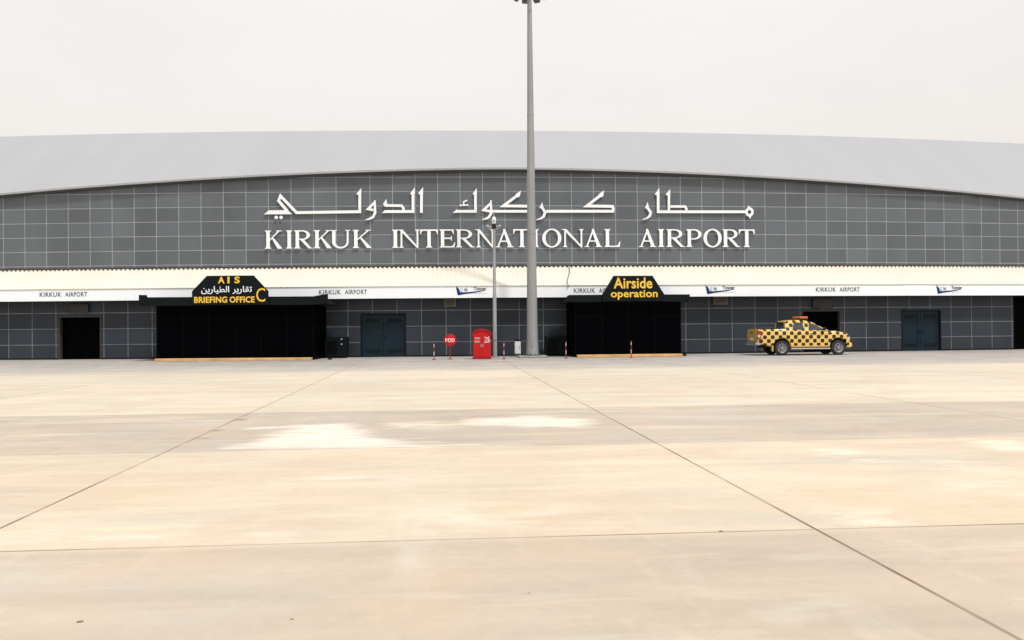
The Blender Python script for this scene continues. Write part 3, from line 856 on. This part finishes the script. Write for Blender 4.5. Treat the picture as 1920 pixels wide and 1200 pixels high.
# ------------------------------------------------------------------ boxes on and before the low wall
def wall_box(label, a, c, z0, z1, style):
    t = at_wall('wall_box', label, 'box', (a+c)/2, 0.0, 'boxes fixed under the canopy')
    t.location.z = z0
    hw, h = (c-a)/2, z1-z0
    b = MB(); b.box(-hw+.02, hw-.02, -.14, -.015, 0.02, h-.02)
    b.build('housing', MT['beige' if style else 'greybox'], t)
    f = MB()
    f.box(-hw, -hw+.05, -.17, -.005, 0, h); f.box(hw-.05, hw, -.17, -.005, 0, h); f.box(-hw+.05, hw-.05, -.17, -.005, 0, .05); f.box(-hw+.05, hw-.05, -.17, -.005, h-.05, h)
    f.build('rim', MT['beige_frame' if style else 'greybox'], t)
wall_box('wide dull grey box above the black doorway left of the wide porch', -22.15, -20.99, 2.50, 2.94, 0)
wall_box('small beige box under the canopy above the round red sign', -2.12, -1.50, 2.66, 3.09, 1)
wall_box('small beige box under the canopy between narrower porch and pickup', 12.47, 13.25, 2.67, 3.08, 1)
wall_box('wide dull grey box above the black doorway behind the pickup', 18.15, 19.33, 2.46, 2.96, 0)

def unit(label, a, c, out0, out1, h):
    t = at_wall('equipment_cabinet', label, 'cabinet', (a+c)/2, (out0+out1)/2, 'black cabinets beside the porches')
    hw, hd = (c-a)/2, (out1-out0)/2
    b = MB(); b.box(-hw, hw, -hd, hd, .08, h, bev=.02); b.build('body', MT['black'], t)
    for sx in (-1, 1):
        for sy in (-1, 1):
            b = MB(); b.box(sx*(hw-.1)-.04, sx*(hw-.1)+.04, sy*(hd-.1)-.04, sy*(hd-.1)+.04, 0, .078); b.build('foot', MT['rubber'], t)
    b = MB()
    for k in range(8): b.box(-hw+.08, hw*.15, -hd-.014, -hd-.002, .22+.09*k, .26+.09*k)
    b.build('grille', MT['frame_black'], t)
    return t, hw, hd
t, hw, hd = unit('black cabinet with two small pale dials right of the wide porch', -8.24, -7.14, 0.35, 1.15, 1.10)
for z in (.98, .72):
    b = MB(); b.lathe_y([(-hd-.02, .001), (-hd-.02, .035), (-hd-.002, .04)], hw*.55, z, 14)
    b.build('dial', MT['stripe_white'], t)
unit('plain black cabinet between the tall mast and the narrower porch', 3.17, 4.24, 0.35, 1.10, 1.06)

t = at_wall('electrical_cabinet', 'narrow white cabinet with dark cap left of the tall mast', 'cabinet', 1.72, 0.75)
b = MB(); b.box(-.155, .155, -.14, .14, .12, .80, bev=.012); b.build('body', MT['cabinet'], t)
b = MB(); b.box(-.175, .175, -.16, .16, .803, .88, bev=.012); b.build('cap', MT['black'], t)
b = MB(); b.box(-.11, -.05, -.08, .08, 0, .118); b.box(.02, .13, -.10, .08, 0, .118); b.build('foot', MT['steel_dark'], t)
b = MB(); b.box(-.125, .125, -.152, -.142, .16, .76); b.build('door', MT['cabinet'], t)
b = MB(); b.box(.085, .105, -.17, -.153, .42, .52); b.build('handle', MT['steel_dark'], t)

# ------------------------------------------------------------------ masts
t = thing('high_mast_light', 'tall tapered galvanised floodlight mast with lamp crown on a plinth', 'light mast', (3.50, 45.35, 0))
b = MB()
b.box(-.70, .70, -.70, .70, 0, .10, bev=.02)
b.build('plinth', MT['concrete'], t)
b = MB()
b.tube([(0, 0, .10), (0, 0, .14)], .46, 20); 
for k in range(10):
    a = 2*math.pi*k/10
    b.tube([(.39*math.cos(a), .39*math.sin(a), .142), (.39*math.cos(a), .39*math.sin(a), .20)], .025, 6)
b.build('base_flange', MT['steel_dark'], t)
b = MB()
hs = [.14, .5, 1.0, 2.5, 5.3, 7.6, 9.9, 13, 16, 18.9]
rs = [.325, .305, .285, .262, .232, .21, .19, .160, .133, .105]
b.tube([(0, 0, h) for h in hs], rs, 24)
b.build('mast', MT['steel'], t)
b = MB(); b.box(-.07, .07, -.318, -.27, .55, 1.05); b.build('hatch', MT['steel'], t)
for h in (6.2, 12.2):
    r = .226 if h < 7 else .170
    b = MB(); b.tube([(0, 0, h), (0, 0, h+.10)], r+.005, 24); b.build('sleeve_joint', MT['steel'], t)
b = MB()
ring = [(.62*math.cos(2*math.pi*k/24), .62*math.sin(2*math.pi*k/24), 18.36) for k in range(25)]
b.tube(ring, .035, 8)
for k in range(4):
    a = math.pi*k/2+.3
    b.tube([(.08*math.cos(a), .08*math.sin(a), 18.40), (.62*math.cos(a), .62*math.sin(a), 18.36)], .025, 8)
b.tube([(0, 0, 18.2), (0, 0, 18.75)], .17, 16)
b.tube([(-.52, -.1, 18.33), (-.52, -.1, 18.08)], .022, 6)
b.build('head_frame', MT['steel_dark'], t)
for k in range(8):
    a = 2*math.pi*k/8+.2
    ca, sa = math.cos(a), math.sin(a)
    def rp(x, y, z): return (x*ca-y*sa, x*sa+y*ca, z)
    h0 = MB()
    h0.box(-.10, .13, -.17, .17, -.09, .09, bev=.03)
    tl = .55
    def place(p): 
        x, y, z = p
        x, z = x*math.cos(tl)+z*math.sin(tl), -x*math.sin(tl)+z*math.cos(tl)
        return rp(x+.76, y, z+18.30)
    h0.v = [place(p) for p in h0.v]
    fl = h0.build('floodlight', MT['steel_dark'], t)
    g0 = MB(); g0.box(.132, .14, -.14, .14, -.07, .07); g0.v = [place(p) for p in g0.v]
    go = g0.build('lamp_glass', MT['lens'], fl)

t = thing('camera_pole', 'slim grey camera pole with white camera and small cross arm beside the red box', 'camera pole', (1.61, 45.25, 0))
b = MB(); b.box(-.22, .22, -.22, .22, 0, .04); b.tube([(0, 0, .041), (0, 0, .075)], .15, 14); b.build('base_plate', MT['concrete'], t)
b = MB(); b.tube([(0, 0, .07), (0, 0, 3.2), (0, 0, 3.22), (0, 0, 6.52)], [.108, .092, .082, .066], 16); b.build('pole', MT['steel'], t)
b = MB(); b.box(-.09, .09, -.13, -.095, .9, 1.3); b.build('junction_box', MT['steel'], t)
b = MB(); b.tube([(-.36, 0, 6.58), (.32, 0, 6.62)], .022, 8); b.tube([(-.36, 0, 6.58), (-.02, 0, 6.40)], .014, 6); b.tube([(.32, 0, 6.62), (.02, 0, 6.40)], .014, 6)
b.build('cross_arm', MT['stripe_white'], t)
for x in (-.32, .28):
    b = MB(); b.box(x-.07, x+.07, -.10, .06, 6.60, 6.67, bev=.015); b.build('lamp', MT['stripe_white'], t)
b = MB(); b.tube([(0, 0, 6.50), (0, 0, 6.70), (0, 0, 6.73)], [.095, .11, .06], 14); b.build('bracket', MT['rubber'], t)
b = MB(); b.tube([(.0, 0, 6.74), (0, 0, 6.80), (0, 0, 7.02), (0, 0, 7.09)], [.07, .10, .10, .06], 16); cm = b.build('camera', MT['white'], t)
b = MB(); b.lathe_y([(-.108, .001), (-.108, .035), (-.09, .045)], 0, 6.88, 12); b.build('camera_lens', MT['rubber'], cm)
b = MB(); b.tube([(0, 0, 7.09), (0, 0, 7.36)], [.018, .008], 6); b.build('lightning_rod', MT['stripe_white'], t)

# ------------------------------------------------------------------ red box, round sign, marker posts
t = at_wall('fire_cabinet', 'big bright red cabinet with hooped top and white lettering left of the camera pole', 'cabinet', -0.22, 4.15)
out = [(-.43, 0.02), (.43, 0.02), (.43, 1.17)] + arc(0, 1.17, .43, .26, 0, math.pi, 14)[1:-1] + [(-.43, 1.17)]
b = MB(); b.prism(out, -.26, .30); b.build('body', MT['red'], t)
b = MB()
b.prism([(.46, 1.15), (.46, 1.19)] + arc(0, 1.19, .46, .28, 0, math.pi, 14)[1:-1] + [(-.46, 1.19), (-.46, 1.15), (-.43, 1.15), (-.43, 1.17)] + arc(0, 1.175, .431, .262, math.pi, 0, 14)[1:-1] + [(.43, 1.17), (.43, 1.15)], -.33, .32)
b.build('hood', MT['red'], t)
b = MB(); b.box(-.45, .45, -.29, .32, 0, .10); b.build('plinth', MT['red_dark'], t)
for x0, x1 in ((-.40, -.008), (.008, .40)):
    b = MB(); b.box(x0, x1, -.285, -.262, .13, 1.14); b.build('door', MT['red'], t)
for x in (-.045, .045):
    b = MB(); b.tube([(x, -.31, .58), (x, -.31, .74)], .014, 8); b.build('handle', MT['stripe_white'], t)
text_mb('FOD', -.345, -.09, .965, 1.06, -.296, -.287, .03).build('lettering', MT['stripe_white'], t)
text_mb('BOX', -.345, -.09, .81, .90, -.296, -.287, .03).build('lettering', MT['stripe_white'], t)
b = MB()
P_ = [stroke([(.10, .82), (.34, .84), (.36, .93), (.26, .96)], .06), stroke([(.11, 1.06), (.24, 1.03), (.34, 1.02)], .055), stroke([(.14, .94), (.22, .92)], .06), stroke([(.33, 1.10), (.31, 1.0)], .045)]
for k, p in enumerate(P_): b.prism(p, -.296-.001*k, -.2865)
b.build('lettering', MT['stripe_white'], t)

t = at_wall('round_sign', 'round red sign reading FOD in white on a thin red post', 'sign', -1.74, 4.25)
b = MB(); b.lathe_y([(-.03, .001), (-.03, .285), (-.022, .30), (.0, .30), (.0, .001)], 0, .93, 32); b.build('disc', MT['red'], t)
b = MB(); b.lathe_y([(-.036, .262), (-.036, .285), (-.0305, .285), (-.0305, .262)], 0, .93, 32, close=True); b.build('border', MT['red_dark'], t)
b = MB(); text_mb('FOD', -.22, .22, .84, 1.02, -.037, -.0305, .012, 1.12, b); b.build('lettering', MT['white'], t)
b = MB(); b.tube([(0, .02, 0), (0, .02, .62)], .024, 10); b.build('post', MT['red_dark'], t)
b = MB(); b.tube([(0, .02, 0), (0, .02, .03)], .12, 14); b.build('foot', MT['red_dark'], t)

def marker(label, s, out):
    t = at_wall('marker_post', label, 'post', s, out, 'thin red and white marker posts before the terminal')
    b = MB(); b.tube([(0, 0, 0), (0, 0, .035)], .085, 12); b.build('foot', MT['red_dark'], t)
    bands = [(.035, .22, 0), (.22, .40, 1), (.40, .62, 0), (.62, .76, 1), (.76, .82, 0)]
    for z0, z1, k in bands:
        b = MB(); b.tube([(0, 0, z0+.001), (0, 0, z1-.001)], .022 if z1 < .8 else .027, 10); b.build('band', MT['stripe_white' if k else 'red_dark'], t)
    return t
marker('red and white marker post left of the round red sign', -2.49, 4.70)
marker('red and white marker post right of the camera pole', 0.81, 4.60)
marker('red and white marker post at the left edge of the narrower porch', 3.75, 4.75)
marker('red and white marker post before the middle of the narrower porch', 6.96, 4.40)

# ------------------------------------------------------------------ cable on the canopy, rubber blocks, stones
b = MB()
pts = []
for k in range(9):
    u = k/8
    s, y = 5.03-.61*u+.05*math.sin(u*5), 3.2-(3.2+.74)*u
    pts.append((s, y, 4.99-1.19*u+.05))
pts += [(4.42, -.76, 3.72), (4.41, -.70, 3.58)]
b.tube(pts, .018, 6)
o = b.build('cable', MT['greybox'], None, bend=True)
tag(o, 'thin dark cable running down the cream canopy beside the tall mast', 'cable')
for lab, x, y in (('small black rubber block on the ground right of the wide porch', -6.60, 45.2), ('small black rubber block on the ground right of the narrower porch', 11.22, 45.2)):
    t = thing('rubber_block', lab, 'block', (x, y, 0), 0.1, 'rubber blocks by the porches')
    b = MB(); b.prism([(-.11, 0), (.11, 0), (.06, .11), (-.06, .11)], -.07, .07); b.build('block', MT['rubber'], t)
for lab, x, y, r in (('dark fleck of debris lying nearest the bottom left of the apron', -2.15, 5.18, .016), ('tiny dark fleck of debris on the nearest slab left of centre', -0.97, 5.13, .009),
                     ('dark stone lying just beyond the nearest cross joint right of centre', 2.02, 7.02, .015), ('tiny dark fleck on the nearest slab right of centre', 0.39, 5.51, .007)):
    b = MB()
    rn = random.Random(int(x*100))
    for k in range(3):
        pass
    n = 9
    vs = [(0, 0, r*.55)] + [(r*(.8+.4*rn.random())*math.cos(2*math.pi*k/n)*1.2, r*(.6+.4*rn.random())*math.sin(2*math.pi*k/n), r*.28) for k in range(n)] + [(r*1.15*math.cos(2*math.pi*k/n), r*.9*math.sin(2*math.pi*k/n), 0) for k in range(n)]
    fs = [(0, 1+k, 1+(k+1) % n) for k in range(n)] + [(1+k, 1+n+k, 1+n+(k+1) % n, 1+(k+1) % n) for k in range(n)]
    b.add(vs, fs)
    o = b.build('stone', MT['stone']); o.location = (x, y, 0.0); o.rotation_euler = (0, 0, .5)
    tag(o, lab, 'stone', 'bits of debris on the apron')

# ------------------------------------------------------------------ chequered pickup
def checker_mat():
    m, N, L, b = nodes('chequered_paint')
    tc = N.new('ShaderNodeTexCoord'); sp = N.new('ShaderNodeSeparateXYZ'); L.new(tc.outputs['Object'], sp.inputs[0])
    ge = N.new('ShaderNodeNewGeometry'); sn = N.new('ShaderNodeSeparateXYZ')
    L.new(ge.outputs['Normal'], sn.inputs[0])
    def mth(op, a, c=None):
        n = N.new('ShaderNodeMath'); n.operation = op
        for i, v in enumerate((a, c)):
            if v is None: continue
            if isinstance(v, (int, float)): n.inputs[i].default_value = v
            else: L.new(v, n.inputs[i])
        return n.outputs[0]
    SQ = 0.196
    def tri(v, off):           # signed distance to the middle of a square, -1..1, alternating
        return mth('SINE', mth('MULTIPLY', mth('ADD', v, off), math.pi/SQ))
    up_ = mth('GREATER_THAN', mth('ABSOLUTE', sn.outputs['Z']), 0.72)
    second = mth('ADD', mth('MULTIPLY', up_, sp.outputs['Y']), mth('MULTIPLY', mth('SUBTRACT', 1.0, up_), sp.outputs['Z']))
    # sign of the product of two sines is a chequer; the small bias rounds and shrinks the black squares
    pr = mth('MULTIPLY', tri(sp.outputs['X'], 0.07), tri(second, -0.045))
    blk = mth('GREATER_THAN', pr, 0.06)
    low = mth('GREATER_THAN', sp.outputs['Z'], 0.485)
    blk = mth('MULTIPLY', blk, low)
    nz = N.new('ShaderNodeTexNoise'); nz.inputs['Scale'].default_value = 2.5; L.new(tc.outputs['Object'], nz.inputs['Vector'])
    mx0 = N.new('ShaderNodeMix'); mx0.data_type = 'RGBA'
    mx0.inputs['A'].default_value = (.74, .45, .085, 1); mx0.inputs['B'].default_value = (.78, .53, .14, 1); L.new(nz.outputs['Fac'], mx0.inputs['Factor'])
    mx = N.new('ShaderNodeMix'); mx.data_type = 'RGBA'
    L.new(mx0.outputs['Result'], mx.inputs['A']); mx.inputs['B'].default_value = (.012, .010, .010, 1); L.new(blk, mx.inputs['Factor'])
    L.new(mx.outputs['Result'], b.inputs['Base Color'])
    b.inputs['Roughness'].default_value = 0.35
    return m
CHK = checker_mat()
YEL = mat('yellow_paint', (0.72, 0.50, 0.14), 0.4, 0, 0.08, 3)
OLV = mat('olive_yellow_paint', (0.40, 0.28, 0.055), 0.45, 0, 0.10, 3)
GLS = mat('window_glass', (0.030, 0.045, 0.045), 0.08, 0, 0.25, 1.5, 0.6)
BLK = mat('black_trim', (0.012, 0.012, 0.012), 0.55, 0, 0.1, 5, 0.3)
CHR = mat('grey_bumper', (0.42, 0.42, 0.44), 0.3, 0.6, 0.1, 5)
ALY = mat('alloy', (0.30, 0.30, 0.32), 0.4, 0.4, 0.1, 5)
TYR = mat('tyre_rubber', (0.035, 0.035, 0.037), 0.85, 0, 0.2, 9, 0.2)
AMB = mat('amber_lens', (0.62, 0.16, 0.02), 0.25, 0, 0.1, 4)
TLR = mat('tail_lens', (0.30, 0.012, 0.012), 0.25, 0, 0.1, 4)
HDL = mat('headlamp_lens', (0.55, 0.50, 0.38), 0.15, 0, 0.1, 4)

truck = thing('pickup_truck', 'yellow and black chequered double cab pickup with amber light bar', 'pickup', (17.47, 45.35, 0))
AX = (-1.45, 1.45)
RW = 0.365
def lerp(t, a): 
    return float(np.interp(t, [p[0] for p in a], [p[1] for p in a]))
TOPS = [(-2.66, 1.30), (-2.6, 1.325), (-1.22, 1.335), (-1.2, 1.27), (.6, 1.235), (1.0, 1.215), (1.45, 1.19), (1.8, 1.12), (2.0, 1.04), (2.12, .95), (2.22, .80), (2.26, .62)]
BOTS = [(-2.66, .68), (-2.45, .56), (-2.0, .46), (-.9, .40), (.9, .40), (1.9, .40), (2.1, .36), (2.26, .40)]
HALF = [(-2.66, .82), (-2.5, .865), (-1.5, .885), (0, .89), (1.5, .88), (1.8, .84), (2.0, .76), (2.15, .62), (2.26, .50)]
xs = sorted(set([round(-2.66+.04*k, 3) for k in range(124)] + [-1.215, 2.26]))
rings = []
for x in xs:
    tp, bt, hw = lerp(x, TOPS), lerp(x, BOTS), lerp(x, HALF)
    flare = 0.0
    for ax in AX:
        d = abs(x-ax)
        if d < .47: bt = max(bt, .40+math.sqrt(max(0, .47**2-d*d)))
        if d < .62: flare = max(flare, .03*(1-(d/.62)**2))
    zz = [bt+(tp-bt)*f for f in (0, .06, .5, .86, 1)]
    yy = [hw-.05, hw-.01+flare, hw+flare*.8, hw-.015, hw-.055]
    bed = -2.62 < x < -1.22
    in1 = (hw-.13, tp); in2 = ((hw-.15, .86) if bed else (hw-.35, tp+.025))
    half = list(zip(yy, zz)) + [in1, in2]
    r = [(x, -y, z) for y, z in half] + [(x, y, z) for y, z in reversed(half)]
    rings.append(r)
b = MB()
m_ = len(rings[0])
b.add(sum(rings, []), [(i*m_+k, i*m_+(k+1) % m_, (i+1)*m_+(k+1) % m_, (i+1)*m_+k) for i in range(len(rings)-1) for k in range(m_)] + [tuple(range(m_)), tuple(reversed(range((len(rings)-1)*m_, len(rings)*m_)))])
b.build('body', CHK, truck)
# cab
RO = [(-1.27, 1.25), (-1.23, 1.67), (-1.12, 1.735), (-.8, 1.772), (-.4, 1.775), (-.05, 1.735), (.2, 1.655), (.63, 1.425), (1.04, 1.215)]
cabx = [-1.27, -1.25, -1.23, -1.18, -1.12, -1.0, -.8, -.6, -.4, -.2, -.05, .08, .2, .35, .5, .63, .8, .95, 1.04]
WB, WR = .845, .66
def side_y(z): return WB+(WR-WB)*(z-1.24)/.5
b = MB(); rings = []
for x in cabx:
    zr = max(lerp(x, RO), 1.22)
    zs = max(zr-.07, 1.215)
    h = [(WB+.01, 1.205), (side_y(zs), zs), (side_y(zr)-.09, zr), (side_y(zr)*.45, zr+.015)]
    rings.append([(x, -y, z) for y, z in h] + [(x, y, z) for y, z in reversed(h)])
m_ = 8
b.add(sum(rings, []), [(i*m_+k, i*m_+(k+1) % m_, (i+1)*m_+(k+1) % m_, (i+1)*m_+k) for i in range(len(rings)-1) for k in range(m_)] + [tuple(range(m_)), tuple(reversed(range((len(rings)-1)*m_, len(rings)*m_)))])
b.build('cab', CHK, truck)
for sg in (-1, 1):
    for pts in ([(-.90, 1.30), (-.32, 1.29), (-.34, 1.64), (-.70, 1.665), (-.80, 1.60)], [(-.06, 1.285), (.76, 1.255), (.58, 1.37), (.22, 1.575), (-.02, 1.63)]):
        b = MB()
        vs = [(x, sg*(side_y(z)+.014), z) for x, z in pts]; vi = [(x, sg*(side_y(z)-.01), z) for x, z in pts]
        n = len(pts)
        b.add(vs+vi, [tuple(range(n)), tuple(reversed(range(n, 2*n)))] + [(i, (i+1) % n, n+(i+1) % n, n+i) for i in range(n)])
        b.build('side_window', GLS, truck)
b = MB()
b.add([(-1.266, -.60, 1.33), (-1.266, .60, 1.33), (-1.244, .52, 1.64), (-1.244, -.52, 1.64), (-1.25, -.60, 1.33), (-1.25, .60, 1.33), (-1.228, .52, 1.64), (-1.228, -.52, 1.64)], [(0, 1, 2, 3), (7, 6, 5, 4), (0, 4, 5, 1), (1, 5, 6, 2), (2, 6, 7, 3), (3, 7, 4, 0)])
b.build('rear_window', GLS, truck)
b = MB()
def wsz(x): return max(lerp(x, RO), 1.22)+.018
vs = [(x, y*(.60 if x < .4 else .70), wsz(x)) for x in (.17, .40, .63, .98) for y in (-1, 1)]
b.add(vs, [(0, 1, 3, 2), (2, 3, 5, 4), (4, 5, 7, 6)]); b.build('windscreen', GLS, truck)
b = MB(); b.box(-2.70, -2.655, -.755, .755, .70, 1.30, bev=.012); tg = b.build('tailgate', OLV, truck)
b = MB(); b.box(-2.72, -2.702, -.12, .12, 1.12, 1.18); b.build('tailgate_handle', BLK, tg)
b = MB(); b.box(-2.712, -2.703, -.26, .26, .78, .90); b.build('number_plate', mat('plate_white', (.6, .6, .58), .5), tg)
for sg in (-1, 1):
    b = MB(); b.prism([(-2.69, .84), (-2.52, .86), (-2.49, 1.10), (-2.53, 1.25), (-2.68, 1.25)], sg*.872 if sg < 0 else .772, sg*.772 if sg < 0 else .872)
    o = b.build('tail_light', TLR, truck)
    b = MB(); b.box(-2.695, -2.56, (-.880 if sg < 0 else .874), (-.874 if sg < 0 else .880), .92, 1.06); b.build('reversing_lens', HDL, o)
b = MB(); b.box(-2.78, -2.50, -.82, .82, .52, .675, bev=.03); b.build('rear_bumper', CHR, truck)
b = MB(); b.box(1.98, 2.28, -.60, .60, .38, .60, bev=.05); b.build('front_bumper', YEL, truck)
b = MB(); b.box(2.20, 2.275, -.40, .40, .66, .88, bev=.02); b.build('grille', BLK, truck)
for sg in (-1, 1):
    b = MB()
    q = [(1.88, .90), (2.08, .90), (2.16, .80), (2.10, .72), (1.98, .76)]
    vs = [(x, sg*(lerp(x, HALF)+.012), z) for x, z in q]; vi = [(x, sg*(lerp(x, HALF)-.06), z) for x, z in q]
    n = 5
    b.add(vs+vi, [tuple(range(n)), tuple(reversed(range(n, 2*n)))] + [(i, (i+1) % n, n+(i+1) % n, n+i) for i in range(n)]); b.build('headlight', HDL, truck)
    b = MB(); b.tube([(-1.0, sg*.90, .33), (1.0, sg*.90, .33)], .035, 10); b.build('side_step', ALY, truck)
    b = MB(); b.box(.62, .74, sg*.98-.07, sg*.98+.07, 1.24, 1.40, bev=.03); b.build('wing_mirror', BLK, truck)
    for x in (-.62, .10):
        b = MB(); b.box(x-.09, x+.09, sg*.912-.012, sg*.912+.012, 1.08, 1.11); b.build('door_handle', BLK, truck)
    b = MB(); b.box(-1.95, -1.91, sg*.78-.12, sg*.78+.12, .22, .52); b.build('mud_flap', YEL, truck)
b = MB()
b.tube([(-2.55, -.82, 1.365), (-1.28, -.82, 1.38)], .028, 8); b.tube([(-2.55, .82, 1.365), (-1.28, .82, 1.38)], .028, 8)
b.box(-2.60, -1.26, -.70, .70, 1.335, 1.355)
b.build('bed_cover', BLK, truck)
lb = MB(); lb.box(-.42, .02, -.58, .58, 1.79, 1.84, bev=.015); lo = lb.build('light_bar', BLK, truck)
for y0, y1 in ((-.57, -.10), (.10, .57)):
    b = MB(); b.box(-.40, .0, y0, y1, 1.842, 1.955, bev=.03); b.build('amber_lens', AMB, lo)
b = MB(); b.box(-.36, -.04, -.095, .095, 1.842, 1.93, bev=.02); b.build('lamp_centre', mat('dull_orange', (.35, .10, .02), .4), lo)
b = MB(); b.box(-2.3, 1.9, -.42, .42, .38, .62); b.tube([(AX[0], -.7, .37), (AX[0], .7, .37)], .07, 10); b.tube([(AX[1], -.7, .37), (AX[1], .7, .37)], .06, 10)
for ax in AX:                                   # dark wheel housings
    b.box(ax-.50, ax+.50, -.60, .60, .55, .84)
b.build('chassis', BLK, truck)
for ax in AX:
    for sg in (-1, 1):
        yo, yi = sg*.895, sg*.67
        wm = MB()
        wm.lathe_y([(yi, .22), (yi, .33), (yi+sg*.03, RW), (yo-sg*.03, RW), (yo, .335), (yo, .24), (yo-sg*.03, .225), (yi+sg*.02, .22)], ax, RW, 36, close=True)
        wo = thing('wheel', None, None); wo.parent = truck
        t_ = wm.build('tyre', TYR, wo)
        rm = MB()
        rm.lathe_y([(yo-sg*.10, .10), (yo-sg*.10, .20), (yo-sg*.02, .228), (yo-sg*.005, .235), (yo-sg*.005, .215), (yo-sg*.05, .19)], ax, RW, 36)
        rm.lathe_y([(yo-sg*.015, .001), (yo-sg*.015, .05), (yo-sg*.05, .065)], ax, RW, 18)
        for k in range(6):
            a = 2*math.pi*k/6+.3
            p = [(.04, -.016), (.20, -.026), (.20, .026), (.04, .016)]
            pts = [(ax+r*math.cos(a)-q_*math.sin(a), RW+r*math.sin(a)+q_*math.cos(a)) for r, q_ in p]
            rm.prism(pts, min(yo-sg*.03, yo-sg*.055), max(yo-sg*.03, yo-sg*.055))
        rm.build('rim', ALY, wo)
        dm = MB(); dm.lathe_y([(yo-sg*.105, .001), (yo-sg*.105, .205)], ax, RW, 24); dm.build('brake_disc', BLK, wo)
